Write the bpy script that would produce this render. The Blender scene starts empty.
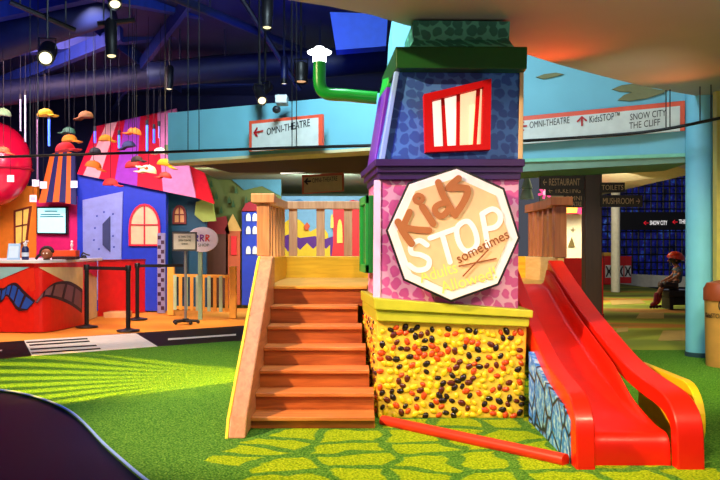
import bpy, bmesh, math, random
from mathutils import Vector, Matrix
random.seed(11)
R = math.radians
SC = bpy.context.scene
F, H, HZ, CX = 850.0, 1.22, 248.0, 360.0      # focal length in px, eye height, horizon row

def W(px, py, Y):
    return Vector(((px - CX) * Y / F, Y, H - (py - HZ) * Y / F))
def G(px, py):
    Y = F * H / (py - HZ)
    return Vector(((px - CX) * Y / F, Y, 0.0))
def V(*a): return Vector(a)

# ------------------------------------------------------------------ materials
def lin(c):
    c = c.lstrip('#')
    r = [int(c[i:i + 2], 16) / 255 for i in (0, 2, 4)]
    return [((x + .055) / 1.055) ** 2.4 if x > .04045 else x / 12.92 for x in r]
def col4(c, k=1.0):
    return [min(1, x * k) for x in lin(c)] + [1.0]
MATS = {}
def base_mat(name):
    m = bpy.data.materials.new(name); m.use_nodes = True
    nt = m.node_tree
    b = nt.nodes['Principled BSDF']
    return m, nt, b
def node(nt, t, **kw):
    n = nt.nodes.new(t)
    for k, v in kw.items():
        if hasattr(n, k): setattr(n, k, v)
        else: n.inputs[k].default_value = v
    return n
def ramp(nt, stops, interp='LINEAR'):
    n = nt.nodes.new('ShaderNodeValToRGB')
    cr = n.color_ramp; cr.interpolation = interp
    while len(cr.elements) < len(stops): cr.elements.new(.5)
    for e, (p, c) in zip(cr.elements, stops):
        e.position = p; e.color = c
    return n
def coords(nt, scale=(1, 1, 1)):
    tc = nt.nodes.new('ShaderNodeTexCoord')
    mp = nt.nodes.new('ShaderNodeMapping'); mp.inputs['Scale'].default_value = scale
    nt.links.new(tc.outputs['Object'], mp.inputs['Vector'])
    return mp.outputs['Vector']
def add_bump(nt, b, src, strength=.2, dist=.02):
    bp = node(nt, 'ShaderNodeBump'); bp.inputs['Strength'].default_value = strength
    bp.inputs['Distance'].default_value = dist
    nt.links.new(src, bp.inputs['Height']); nt.links.new(bp.outputs['Normal'], b.inputs['Normal'])

def M(c, rough=.5, var=.10, scale=9, bump=0.0, metal=0.0, spec=.4, emit=0.0, coat=0.0):
    key = (c, rough, var, scale, bump, metal, spec, emit, coat)
    if key in MATS: return MATS[key]
    m, nt, b = base_mat('paint_' + c.lstrip('#'))
    vec = coords(nt)
    nz = node(nt, 'ShaderNodeTexNoise'); nz.inputs['Scale'].default_value = scale; nz.inputs['Detail'].default_value = 4
    nt.links.new(vec, nz.inputs['Vector'])
    rp = ramp(nt, [(.3, col4(c, 1 - var)), (.7, col4(c, 1 + var * .5))])
    nt.links.new(nz.outputs['Fac'], rp.inputs['Fac'])
    nt.links.new(rp.outputs['Color'], b.inputs['Base Color'])
    b.inputs['Roughness'].default_value = rough
    b.inputs['Metallic'].default_value = metal
    b.inputs['Specular IOR Level'].default_value = spec
    if coat: b.inputs['Coat Weight'].default_value = coat; b.inputs['Coat Roughness'].default_value = .15
    if emit:
        nt.links.new(rp.outputs['Color'], b.inputs['Emission Color'])
        b.inputs['Emission Strength'].default_value = emit
    if bump: add_bump(nt, b, nz.outputs['Fac'], bump, .01)
    MATS[key] = m
    return m

def wood(name, dark, light, axis='X', rough=.45, scale=3.0):
    m, nt, b = base_mat(name)
    s = {'X': (.8, 9, 9), 'Y': (9, .8, 9), 'Z': (9, 9, .8)}[axis]
    vec = coords(nt, s)
    nz = node(nt, 'ShaderNodeTexNoise'); nz.inputs['Scale'].default_value = scale
    nz.inputs['Detail'].default_value = 6; nz.inputs['Distortion'].default_value = .8
    nt.links.new(vec, nz.inputs['Vector'])
    rp = ramp(nt, [(.28, col4(dark)), (.72, col4(light))])
    nt.links.new(nz.outputs['Fac'], rp.inputs['Fac'])
    nt.links.new(rp.outputs['Color'], b.inputs['Base Color'])
    b.inputs['Roughness'].default_value = rough
    add_bump(nt, b, nz.outputs['Fac'], .12, .004)
    return m

def cobble(name, gap, blob, scale=12, rough=.6, stretch=(1, 1, 1), blob2=None, bump=.3, e0=.41, e1=.49):
    """painted cobblestones: rounded blobs on a lighter ground"""
    m, nt, b = base_mat(name)
    vec = coords(nt, stretch)
    wz = node(nt, 'ShaderNodeTexNoise'); wz.inputs['Scale'].default_value = scale * .8
    nt.links.new(vec, wz.inputs['Vector'])
    mx = node(nt, 'ShaderNodeMixRGB'); mx.blend_type = 'LINEAR_LIGHT'; mx.inputs['Fac'].default_value = .035
    nt.links.new(vec, mx.inputs['Color1']); nt.links.new(wz.outputs['Color'], mx.inputs['Color2'])
    sx = node(nt, 'ShaderNodeSeparateXYZ'); nt.links.new(mx.outputs['Color'], sx.inputs['Vector'])
    ad = node(nt, 'ShaderNodeMath'); ad.operation = 'ADD'; nt.links.new(sx.outputs['X'], ad.inputs[0]); nt.links.new(sx.outputs['Y'], ad.inputs[1])
    cb_ = node(nt, 'ShaderNodeCombineXYZ'); nt.links.new(ad.outputs[0], cb_.inputs['X']); nt.links.new(sx.outputs['Z'], cb_.inputs['Y'])
    vo = node(nt, 'ShaderNodeTexVoronoi'); vo.feature = 'F1'; vo.inputs['Scale'].default_value = scale
    vo.voronoi_dimensions = '2D'; vo.inputs['Randomness'].default_value = .5
    nt.links.new(cb_.outputs['Vector'], vo.inputs['Vector'])
    rp = ramp(nt, [(0, col4(blob)), (e0, col4(blob2 or blob)), (e1, col4(gap))])
    nt.links.new(vo.outputs['Distance'], rp.inputs['Fac'])
    nz = node(nt, 'ShaderNodeTexNoise'); nz.inputs['Scale'].default_value = 5
    nt.links.new(vec, nz.inputs['Vector'])
    hv = node(nt, 'ShaderNodeHueSaturation')
    mr = node(nt, 'ShaderNodeMapRange'); mr.inputs['To Min'].default_value = .75; mr.inputs['To Max'].default_value = 1.25
    nt.links.new(nz.outputs['Fac'], mr.inputs['Value']); nt.links.new(mr.outputs['Result'], hv.inputs['Value'])
    nt.links.new(rp.outputs['Color'], hv.inputs['Color'])
    nt.links.new(hv.outputs['Color'], b.inputs['Base Color'])
    b.inputs['Roughness'].default_value = rough
    if bump: add_bump(nt, b, vo.outputs['Distance'], -bump, .01)
    return m

def stone_wall(name):
    m, nt, b = base_mat(name)
    vec = coords(nt, (1, 1, 1.0))
    vo = node(nt, 'ShaderNodeTexVoronoi'); vo.feature = 'DISTANCE_TO_EDGE'; vo.inputs['Scale'].default_value = 4.2
    nt.links.new(vec, vo.inputs['Vector'])
    nz = node(nt, 'ShaderNodeTexNoise'); nz.inputs['Scale'].default_value = 22; nz.inputs['Detail'].default_value = 5
    nt.links.new(vec, nz.inputs['Vector'])
    st = ramp(nt, [(.32, col4('#0a5cd0')), (.47, col4('#2a94f4')), (.64, col4('#b0e0ff'))])
    nt.links.new(nz.outputs['Fac'], st.inputs['Fac'])
    ed = ramp(nt, [(.02, (0, 0, 0, 1)), (.06, (1, 1, 1, 1))])
    nt.links.new(vo.outputs['Distance'], ed.inputs['Fac'])
    mx = node(nt, 'ShaderNodeMixRGB'); mx.inputs['Color1'].default_value = col4('#0c1f3c')
    nt.links.new(ed.outputs['Color'], mx.inputs['Fac']); nt.links.new(st.outputs['Color'], mx.inputs['Color2'])
    nt.links.new(mx.outputs['Color'], b.inputs['Base Color'])
    b.inputs['Roughness'].default_value = .5
    add_bump(nt, b, ed.outputs['Color'], .7, .03)
    return m

def turf_mat():
    m, nt, b = base_mat('artificial_turf')
    vec = coords(nt)
    flat = coords(nt, (1, 1.0, 0))
    # fibres
    fz = node(nt, 'ShaderNodeTexNoise'); fz.inputs['Scale'].default_value = 75; fz.inputs['Detail'].default_value = 3
    nt.links.new(vec, fz.inputs['Vector'])
    big = node(nt, 'ShaderNodeTexNoise'); big.inputs['Scale'].default_value = 1.2; big.inputs['Detail'].default_value = 3
    nt.links.new(vec, big.inputs['Vector'])
    g = ramp(nt, [(.3, col4('#2c5c1a')), (.5, col4('#4f8a2c')), (.72, col4('#8ab848'))])
    nt.links.new(fz.outputs['Fac'], g.inputs['Fac'])
    gs = ramp(nt, [(.3, col4('#6c900c')), (.5, col4('#9cba14')), (.72, col4('#d4e02c'))])
    nt.links.new(fz.outputs['Fac'], gs.inputs['Fac'])
    # distorted cell coordinates
    wz = node(nt, 'ShaderNodeTexNoise'); wz.inputs['Scale'].default_value = 3.2
    nt.links.new(flat, wz.inputs['Vector'])
    mx0 = node(nt, 'ShaderNodeMixRGB'); mx0.blend_type = 'LINEAR_LIGHT'; mx0.inputs['Fac'].default_value = .12
    nt.links.new(flat, mx0.inputs['Color1']); nt.links.new(wz.outputs['Color'], mx0.inputs['Color2'])
    ve = node(nt, 'ShaderNodeTexVoronoi'); ve.feature = 'DISTANCE_TO_EDGE'; ve.voronoi_dimensions = '2D'
    vp = node(nt, 'ShaderNodeTexVoronoi'); vp.feature = 'F1'; vp.voronoi_dimensions = '2D'
    for v in (ve, vp):
        v.inputs['Scale'].default_value = 2.8; v.inputs['Randomness'].default_value = .7
        nt.links.new(mx0.outputs['Color'], v.inputs['Vector'])
    ed = ramp(nt, [(.085, (0, 0, 0, 1)), (.13, (1, 1, 1, 1))])
    nt.links.new(ve.outputs['Distance'], ed.inputs['Fac'])
    sp = node(nt, 'ShaderNodeSeparateXYZ'); nt.links.new(vp.outputs['Position'], sp.inputs['Vector'])
    # cells laid as stepping stones: right of x=-1 and in front of the tower
    gx = node(nt, 'ShaderNodeMath'); gx.operation = 'GREATER_THAN'; gx.inputs[1].default_value = TURF_X
    nt.links.new(sp.outputs['X'], gx.inputs[0])
    lx = node(nt, 'ShaderNodeMath'); lx.operation = 'LESS_THAN'; lx.inputs[1].default_value = TURF_X2
    nt.links.new(sp.outputs['X'], lx.inputs[0])
    mu = node(nt, 'ShaderNodeMath'); mu.operation = 'MULTIPLY'
    nt.links.new(gx.outputs[0], mu.inputs[0]); nt.links.new(lx.outputs[0], mu.inputs[1])
    mu2 = node(nt, 'ShaderNodeMath'); mu2.operation = 'MULTIPLY'
    nt.links.new(mu.outputs[0], mu2.inputs[0]); nt.links.new(ed.outputs['Color'], mu2.inputs[1])
    mx = node(nt, 'ShaderNodeMixRGB')
    nt.links.new(mu2.outputs[0], mx.inputs['Fac']); nt.links.new(g.outputs['Color'], mx.inputs['Color1']); nt.links.new(gs.outputs['Color'], mx.inputs['Color2'])
    nt.links.new(mx.outputs['Color'], b.inputs['Base Color'])
    b.inputs['Roughness'].default_value = .9
    b.inputs['Specular IOR Level'].default_value = .1
    add_bump(nt, b, fz.outputs['Fac'], .9, .03)
    return m
TURF_X, TURF_X2 = .0, 2.3      # overwritten relative to the turf's own origin

def glossy_dark(name, c1, c2, rough=.15):
    m, nt, b = base_mat(name)
    vec = coords(nt)
    nz = node(nt, 'ShaderNodeTexNoise'); nz.inputs['Scale'].default_value = 1.4; nz.inputs['Detail'].default_value = 5
    nt.links.new(vec, nz.inputs['Vector'])
    rp = ramp(nt, [(.35, col4(c1)), (.65, col4(c2))])
    nt.links.new(nz.outputs['Fac'], rp.inputs['Fac']); nt.links.new(rp.outputs['Color'], b.inputs['Base Color'])
    b.inputs['Roughness'].default_value = rough; b.inputs['Specular IOR Level'].default_value = .12
    sc = node(nt, 'ShaderNodeTexNoise'); sc.inputs['Scale'].default_value = 160
    nt.links.new(vec, sc.inputs['Vector']); add_bump(nt, b, sc.outputs['Fac'], .08, .004)
    return m

def patches(name, stops, scale=.55, rough=.8):
    """carpet in soft coloured areas"""
    m, nt, b = base_mat(name)
    vec = coords(nt, (.45, 1, 1))
    nz = node(nt, 'ShaderNodeTexNoise'); nz.inputs['Scale'].default_value = scale; nz.inputs['Detail'].default_value = 1
    nt.links.new(vec, nz.inputs['Vector'])
    rp = ramp(nt, stops, 'EASE'); nt.links.new(nz.outputs['Fac'], rp.inputs['Fac'])
    nt.links.new(rp.outputs['Color'], b.inputs['Base Color'])
    b.inputs['Roughness'].default_value = rough
    f = node(nt, 'ShaderNodeTexNoise'); f.inputs['Scale'].default_value = 90
    nt.links.new(vec, f.inputs['Vector']); add_bump(nt, b, f.outputs['Fac'], .2, .01)
    return m

def blue_glass(name):
    """night glazing with lit blue and violet patches behind it"""
    m, nt, b = base_mat(name)
    vec = coords(nt, (1, 1, .7))
    vo = node(nt, 'ShaderNodeTexNoise'); vo.inputs['Scale'].default_value = 2.0; vo.inputs['Detail'].default_value = 5; vo.inputs['Roughness'].default_value = .75
    nt.links.new(vec, vo.inputs['Vector'])
    rp = ramp(nt, [(.40, col4('#03051c')), (.50, col4('#0c1c86')), (.56, col4('#2a1c8c')), (.62, col4('#2f6fe0')), (.72, col4('#b8d4ff'))])
    nt.links.new(vo.outputs['Fac'], rp.inputs['Fac'])
    nt.links.new(rp.outputs['Color'], b.inputs['Emission Color']); b.inputs['Emission Strength'].default_value = .3
    b.inputs['Base Color'].default_value = (.004, .005, .02, 1); b.inputs['Roughness'].default_value = .12
    return m

# ------------------------------------------------------------------ mesh helpers
def bmn(): return bmesh.new()
def merge(bm, sub):
    me = bpy.data.meshes.new('tmp'); sub.to_mesh(me); bm.from_mesh(me); sub.free(); bpy.data.meshes.remove(me)
def bevel_all(sub, w, seg=2):
    bmesh.ops.recalc_face_normals(sub, faces=sub.faces[:])
    es = [e for e in sub.edges if len(e.link_faces) == 2 and e.calc_face_angle(0) > .3]
    bmesh.ops.bevel(sub, geom=es, offset=w, segments=seg, affect='EDGES', profile=.5, clamp_overlap=True)
def hexa(bm, f4, b4, bev=0.0):
    s = bmesh.new()
    a = [s.verts.new(p) for p in f4]; c = [s.verts.new(p) for p in b4]
    s.faces.new(a); s.faces.new(c[::-1])
    for i in range(4):
        j = (i + 1) % 4
        s.faces.new((a[j], a[i], c[i], c[j]))
    if bev: bevel_all(s, bev)
    merge(bm, s)
def box(bm, x0, x1, y0, y1, z0, z1, bev=0.0):
    hexa(bm, [V(x0, y0, z0), V(x1, y0, z0), V(x1, y0, z1), V(x0, y0, z1)],
         [V(x0, y1, z0), V(x1, y1, z0), V(x1, y1, z1), V(x0, y1, z1)], bev)
def prism(bm, poly, off, bev=0.0):
    s = bmesh.new()
    a = [s.verts.new(p) for p in poly]; c = [s.verts.new(p + off) for p in poly]
    s.faces.new(a); s.faces.new(c[::-1])
    n = len(a)
    for i in range(n):
        j = (i + 1) % n
        s.faces.new((a[j], a[i], c[i], c[j]))
    if bev: bevel_all(s, bev)
    merge(bm, s)
def panel(bm, pxs, Y, depth=.05, bev=0.0):
    """upright flat shape standing at distance Y, with real thickness"""
    prism(bm, [W(x, y, Y) for x, y in pxs], V(0, depth, 0), bev)
def tube(bm, pts, r, seg=10, caps=True, closed=False):
    pts = [Vector(p) for p in pts]
    n = len(pts)
    rs = r if isinstance(r, (list, tuple)) else [r] * n
    rings = []
    prev = None
    for i, p in enumerate(pts):
        if closed: t = pts[(i + 1) % n] - pts[i - 1]
        else: t = pts[min(i + 1, n - 1)] - pts[max(i - 1, 0)]
        t.normalize()
        if prev is None:
            ref = V(0, 0, 1) if abs(t.z) < .9 else V(1, 0, 0)
            u = t.cross(ref).normalized()
        else:
            u = (prev - t * prev.dot(t)).normalized()
        prev = u
        v = t.cross(u)
        rings.append([bm.verts.new(p + (u * math.cos(2 * math.pi * k / seg) + v * math.sin(2 * math.pi * k / seg)) * rs[i]) for k in range(seg)])
    m = n if closed else n - 1
    for i in range(m):
        a, b = rings[i], rings[(i + 1) % n]
        for k in range(seg):
            l = (k + 1) % seg
            bm.faces.new((a[k], a[l], b[l], b[k]))
    if caps and not closed:
        bm.faces.new(rings[0][::-1]); bm.faces.new(rings[-1])
def lathe(bm, prof, c=(0, 0, 0), seg=24, mat4=None):
    c = Vector(c); rings = []
    for r, z in prof:
        ring = []
        for k in range(seg):
            a = 2 * math.pi * k / seg
            p = V(max(r, 1e-4) * math.cos(a), max(r, 1e-4) * math.sin(a), z)
            if mat4 is not None: p = mat4 @ p
            ring.append(bm.verts.new(p + c))
        rings.append(ring)
    for a, b in zip(rings, rings[1:]):
        for k in range(seg):
            l = (k + 1) % seg
            bm.faces.new((a[k], a[l], b[l], b[k]))
    bm.faces.new(rings[0][::-1]); bm.faces.new(rings[-1])
def ball(bm, c, r, sc=(1, 1, 1), rot=None, u=16, v=10, ico=0):
    s = bmesh.new()
    if ico: bmesh.ops.create_icosphere(s, subdivisions=ico, radius=r)
    else: bmesh.ops.create_uvsphere(s, u_segments=u, v_segments=v, radius=r)
    mt = Matrix.Diagonal((*sc, 1))
    if rot is not None: mt = rot.to_4x4() @ mt
    bmesh.ops.transform(s, matrix=Matrix.Translation(Vector(c)) @ mt, verts=s.verts)
    merge(bm, s)
STK = [0]
def stroke(bm, pts, w, n, thick):
    """brush stroke with round ends lying on a plane of normal n"""
    n = Vector(n).normalized()
    ns = 8
    if len(pts) > 4 and (pts[0] - pts[-1]).length < 1e-5:
        pts = pts[:-1]; m_ = len(pts); s = bmesh.new(); L = []; Rr = []
        for i in range(m_):
            t = (pts[(i + 1) % m_] - pts[i - 1]).normalized(); d = n.cross(t).normalized()
            L.append(s.verts.new(pts[i] + d * w / 2)); Rr.append(s.verts.new(pts[i] - d * w / 2))
        for i in range(m_): s.faces.new((L[i], L[(i + 1) % m_], Rr[(i + 1) % m_], Rr[i]))
        ex = bmesh.ops.extrude_face_region(s, geom=s.faces[:])
        bmesh.ops.translate(s, vec=n * thick, verts=[g for g in ex['geom'] if isinstance(g, bmesh.types.BMVert)])
        merge(bm, s); return
    L, Rr = [], []
    for i, p in enumerate(pts):
        t = (pts[min(i + 1, len(pts) - 1)] - pts[max(i - 1, 0)]).normalized()
        s = n.cross(t).normalized()
        L.append(p + s * w / 2); Rr.append(p - s * w / 2)
    t0 = (pts[1] - pts[0]).normalized(); s0 = n.cross(t0).normalized()
    t1 = (pts[-1] - pts[-2]).normalized(); s1 = n.cross(t1).normalized()
    capA = [pts[0] + (-s0 * math.cos(a) - t0 * math.sin(a)) * w / 2 for a in [math.pi * k / ns for k in range(1, ns)]]
    capB = [pts[-1] + (s1 * math.cos(a) + t1 * math.sin(a)) * w / 2 for a in [math.pi * k / ns for k in range(1, ns)]]
    STK[0] = (STK[0] + 1) % 24; o_ = n * (.00025 * STK[0])
    L = [p + o_ for p in L]; Rr = [p + o_ for p in Rr]; capA = [p + o_ for p in capA]; capB = [p + o_ for p in capB]
    s = bmesh.new()
    lv = [s.verts.new(p) for p in L]; rv = [s.verts.new(p) for p in Rr]
    for i in range(len(pts) - 1): s.faces.new((lv[i], lv[i + 1], rv[i + 1], rv[i]))
    ca = [s.verts.new(p) for p in capA]; s.faces.new([lv[0], rv[0]] + ca)
    cb = [s.verts.new(p) for p in capB]; s.faces.new([rv[-1], lv[-1]] + cb)
    ex = bmesh.ops.extrude_face_region(s, geom=s.faces[:])
    bmesh.ops.translate(s, vec=n * thick, verts=[g for g in ex['geom'] if isinstance(g, bmesh.types.BMVert)])
    merge(bm, s)
def smooth_path(pts, n=6):
    out = []
    P = [Vector(p) for p in pts]
    for i in range(len(P) - 1):
        p0 = P[max(i - 1, 0)]; p1 = P[i]; p2 = P[i + 1]; p3 = P[min(i + 2, len(P) - 1)]
        for k in range(n):
            t = k / n
            out.append(.5 * ((2 * p1) + (p2 - p0) * t + (2 * p0 - 5 * p1 + 4 * p2 - p3) * t * t + (-p0 + 3 * p1 - 3 * p2 + p3) * t ** 3))
    out.append(P[-1])
    return out
def text(bm, s, c, w, h, u=(1, 0, 0), v=(0, 0, 1), thick=.004, bold=0.0, fit=True):
    """lettering centred at c, w wide and h high, on the plane of u and v"""
    cu = bpy.data.curves.new('t', 'FONT'); cu.body = s; cu.align_x = 'CENTER'; cu.offset = bold
    cu.resolution_u = 3
    o = bpy.data.objects.new('t', cu); SC.collection.objects.link(o)
    bpy.context.view_layer.update()
    dg = bpy.context.evaluated_depsgraph_get()
    me = bpy.data.meshes.new_from_object(o.evaluated_get(dg))
    bpy.data.objects.remove(o); bpy.data.curves.remove(cu)
    xs = [p.co.x for p in me.vertices]; ys = [p.co.y for p in me.vertices]
    x0, x1, y0, y1 = min(xs), max(xs), min(ys), max(ys)
    sx = w / (x1 - x0); sy = h / (y1 - y0)
    if not fit: sy = sx
    u = Vector(u).normalized(); v = Vector(v).normalized(); n = u.cross(v)
    sub = bmesh.new(); sub.from_mesh(me); bpy.data.meshes.remove(me)
    for q in sub.verts:
        q.co = Vector(c) + u * ((q.co.x - (x0 + x1) / 2) * sx) + v * ((q.co.y - (y0 + y1) / 2) * sy)
    ex = bmesh.ops.extrude_face_region(sub, geom=sub.faces[:])
    bmesh.ops.translate(sub, vec=n * thick, verts=[g for g in ex['geom'] if isinstance(g, bmesh.types.BMVert)])
    merge(bm, sub)

ORG = {}
def tag(o, label=None, cat=None, group=None, kind=None):
    if label: o['label'] = label
    if cat: o['category'] = cat
    if group: o['group'] = group
    if kind: o['kind'] = kind
    return o
def thing(name, label, cat, loc=(0, 0, 0), group=None):
    o = bpy.data.objects.new(name, None); SC.collection.objects.link(o)
    o.location = loc; o.empty_display_size = .1
    ORG[o.name] = Vector(loc)
    return tag(o, label, cat, group)
def obj(name, bm, m, parent=None, smooth=None, label=None, kind=None):
    if parent is not None: org = ORG[parent.name]
    else:
        lo = [min(v.co[i] for v in bm.verts) for i in range(3)]; hi = [max(v.co[i] for v in bm.verts) for i in range(3)]
        org = V((lo[0] + hi[0]) / 2, (lo[1] + hi[1]) / 2, lo[2])
    bmesh.ops.recalc_face_normals(bm, faces=bm.faces[:])
    bmesh.ops.translate(bm, vec=-org, verts=bm.verts)
    me = bpy.data.meshes.new(name); bm.to_mesh(me); bm.free()
    for k in (m if isinstance(m, (list, tuple)) else [m]): me.materials.append(k)
    if smooth:
        me.polygons.foreach_set('use_smooth', [True] * len(me.polygons))
        me.set_sharp_from_angle(angle=R(smooth if smooth is not True else 40))
    o = bpy.data.objects.new(name, me); SC.collection.objects.link(o)
    ORG[o.name] = Vector(org)
    if parent is not None: o.parent = parent
    else: o.location = org
    tag(o, label=label, kind=kind)
    return o
def struct(name, bm, m, parent=None, smooth=None):
    return obj(name, bm, m, parent, smooth, kind='structure' if parent is None else None)
def q(fn, *a, **k):
    b = bmn(); fn(b, *a, **k); return b

# ================================================================== CAMERA
cam = bpy.data.cameras.new('camera'); co = bpy.data.objects.new('camera', cam)
SC.collection.objects.link(co)
co.location = (0, 0, H); co.rotation_euler = (R(90), 0, 0)
cam.sensor_width = 36; cam.lens = F / 720 * 36; cam.shift_y = (HZ - 240) / 720
cam.clip_end = 200
SC.camera = co
SC.view_settings.view_transform = 'Standard'; SC.view_settings.look = 'None'
SC.view_settings.exposure = 0.0; SC.view_settings.gamma = 1.0; SC.view_settings.use_curve_mapping = False

# ================================================================== FLOORS
edge = [(-60, 383), (0, 390), (22, 393.5), (42, 399), (60, 406), (75, 415), (88, 427), (103, 443), (122, 460), (146, 480), (172, 497), (215, 520)]
edge3 = smooth_path([G(x, y) for x, y in edge], 5)
back = [(820, 350), (640, 350), (560, 346), (400, 341), (235, 341), (157, 346.5), (32, 356), (0, 359), (-60, 364)]
bm = bmn()
poly = edge3 + [V(-.2, 2.6, 0), V(5.5, 2.6, 0)] + [G(x, y) for x, y in back]
prism(bm, poly, V(0, 0, -.03))
xs = [p.x for p in poly]
ox = (min(xs) + max(xs)) / 2
TURF_X, TURF_X2 = -.78 - ox, 2.0 - ox
struct('floor_turf', bm, turf_mat())
bm = bmn(); box(bm, -16, 9, -3, 34, -.16, -.06)
struct('floor', bm, M('#3a2a1a', .7))
bm = bmn()
prism(bm, [V(-6.5, 1.0, -.02), V(0.6, 1.0, -.02), V(0.6, 4.0, -.02)] + [V(p.x, p.y, -.02) for p in edge3[::-1]] + [V(-6.5, 7.6, -.02)], V(0, 0, -.035))
struct('floor_lounge', bm, glossy_dark('dark_violet_vinyl', '#0c0824', '#08082a', .45))
bm = bmn(); tube(bm, [p + V(0, 0, .002) for p in edge3], .009, 8)
struct('trim_1', bm, M('#8fb4ff', .35))
# orange carpet at the back
bm = bmn(); prism(bm, [V(-16, 9.0, -.012), V(-.2, 9.0, -.012), V(-.2, 24, -.012), V(-16, 24, -.012)], V(0, 0, -.045))
struct('floor_carpet', bm, patches('orange_carpet', [(.35, col4('#d9761a')), (.55, col4('#e8922a')), (.7, col4('#f0a93a'))], .5))
# black toy road with a zebra crossing
def gp(pts, dz=0): return [G(x, y) + V(0, 0, dz) for x, y in pts]
bm = bmn(); prism(bm, gp([(-60, 346), (24, 340), (135, 332.5), (260, 324), (260, 345.5), (158, 349), (0, 366), (-60, 372)], -.006), V(0, 0, -.006))
road = struct('floor_road', bm, M('#0b090c', .6, spec=.12))
bm = bmn()
prism(bm, gp([(24, 340), (136, 333), (158, 346.3), (32, 355.8)], -.003), V(0, 0, -.004))
struct('road_paint', bm, M('#f4efe6', .4), road)
bm = bmn()
for a in [((26, 341.8), (87, 338.0), (88, 339.0), (27, 342.9)), ((29, 344.5), (89, 340.5), (90, 341.6), (30, 345.7)),
          ((30, 348.6), (96, 344.7), (97, 345.8), (31, 349.8)), ((31, 352.4), (100, 347.9), (101, 349.0), (32, 353.6))]:
    prism(bm, gp(a, .0005), V(0, 0, -.004))
struct('road_stripe', bm, M('#0b090c', .6, spec=.12), road)
bm = bmn(); prism(bm, gp([(168, 338.2), (236, 333.6), (236, 335.0), (168, 339.8)], -.003), V(0, 0, -.004))
prism(bm, gp([(-20, 351.0), (2, 349.3), (2, 350.6), (-20, 352.4)], -.003), V(0, 0, -.004))
struct('road_line', bm, M('#e9e4da', .4), road)
# green play floor behind on the far side
bm = bmn(); prism(bm, [V(-.2, 9.0, -.012), V(9, 9.0, -.012), V(9, 34, -.012), V(-.2, 34, -.012)], V(0, 0, -.045))
far = struct('floor_play', bm, patches('play_carpet', [(.34, col4('#4a4c16')), (.46, col4('#7c8a24')), (.54, col4('#a0a82c')), (.60, col4('#c07c2c')), (.68, col4('#6a7020'))], .42))  # carpet colours mixed with painted-in shadows and patches of light
bm = bmn()
for a in [((617, 328), (628, 326.5), (628, 331), (616, 332)), ((663, 330), (686, 330), (686, 340), (658, 340)), ((610, 300), (640, 299), (646, 303), (612, 304.5)), ((640, 312), (664, 312), (664, 318), (636, 318))]:
    prism(bm, gp(a, -.006), V(0, 0, -.006))
struct('floor_light_patch', bm, M('#b79a55', .8), far)  # pale patches of light laid on the play floor as colour

# ================================================================== PLAY TOWER
TY = 6.1
tower = thing('play_tower', 'crooked cobble-painted play tower with a jelly bean base and lit red window', 'play tower', (.65, 6.6, 0))
def block(bm, fl, fr, lz, rz, yf0, yf1, back_dx=.1, back_r=.03, yb=7.1, bev=0, top_dx=None):
    """fl,fr: ((px bottom,px top)) on the front; lz,rz: (py bottom,py top) left and right"""
    f4 = [W(fl[0], lz[0], yf0), W(fr[0], rz[0], yf0), W(fr[1], rz[1], yf1), W(fl[1], lz[1], yf1)]
    td = back_dx if top_dx is None else top_dx
    b4 = [V(f4[0].x - back_dx, yb, f4[0].z), V(f4[1].x - back_r, yb, f4[1].z), V(f4[2].x - back_r, yb, f4[2].z), V(f4[3].x - td, yb, f4[3].z)]
    hexa(bm, f4, b4, bev)
bm = bmn(); block(bm, (378, 376.5), (524, 527), (418.4, 318), (418.4, 326), TY, TY, .05, bev=.012, top_dx=.10)
base_block = obj('base_block', bm, M('#f0c438', .55, bump=.5, scale=40), tower, label='yellow rendered base block studded with jelly beans')
bm = bmn()
block(bm, (374.5, 374), (533, 533.5), (309.5, 298), (318, 310.3), 6.02, 6.02, .095, .03, bev=.008)
block(bm, (376.5, 376), (529, 530), (321, 309.5), (327, 318), 6.05, 6.05, .095, .03, bev=.008)
obj('lime_moulding', bm, M('#c2c42c', .45), tower)
bm = bmn(); block(bm, (379, 380), (518, 519), (309, 170), (318, 170), 6.13, 6.13, .07, bev=.006)
obj('lower_wall', bm, cobble('pink_cobbles', '#dfa6c8', '#d0589c', 12.5, blob2='#c8549a'), tower)
bm = bmn()
block(bm, (379, 378.5), (520.5, 521), (179.5, 172.5), (179.5, 172.5), 6.09, 6.09, .075, -.02, bev=.004)
block(bm, (377, 377), (523, 523), (172.5, 166), (172.5, 166), 6.07, 6.07, .09, -.03, bev=.004)
block(bm, (375, 375), (525, 525), (166, 159), (166, 159), 6.04, 6.04, .10, -.04, bev=.004)
obj('purple_moulding', bm, M('#34105a', .55), tower)
bm = bmn(); block(bm, (381, 397.5), (519.5, 521), (159.5, 66), (159.5, 66), 6.14, 6.2, .075, .03, bev=.006, top_dx=.05)
obj('upper_wall', bm, cobble('blue_cobbles', '#3f78cc', '#2450a8', 12.5, blob2='#2450a8'), tower)
bm = bmn(); block(bm, (396, 395.5), (527, 527.5), (68, 46.5), (69, 46.5), 6.05, 6.08, .07, -.03, bev=.008, yb=7.2)
obj('roof_band', bm, M('#0a4e18', .5), tower)
bm = bmn()
block(bm, (410, 414), (514, 509), (46.5, 40), (46.5, 40), 6.2, 6.3, .03, .03, yb=7.1)
block(bm, (414, 413.5), (509, 510), (40, 20.5), (40, 21.5), 6.3, 6.3, .03, .03, yb=7.0)
obj('chimney', bm, cobble('green_cobbles', '#5fc0a0', '#2f8068', 12.5, blob2='#2d7c66'), tower)
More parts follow.
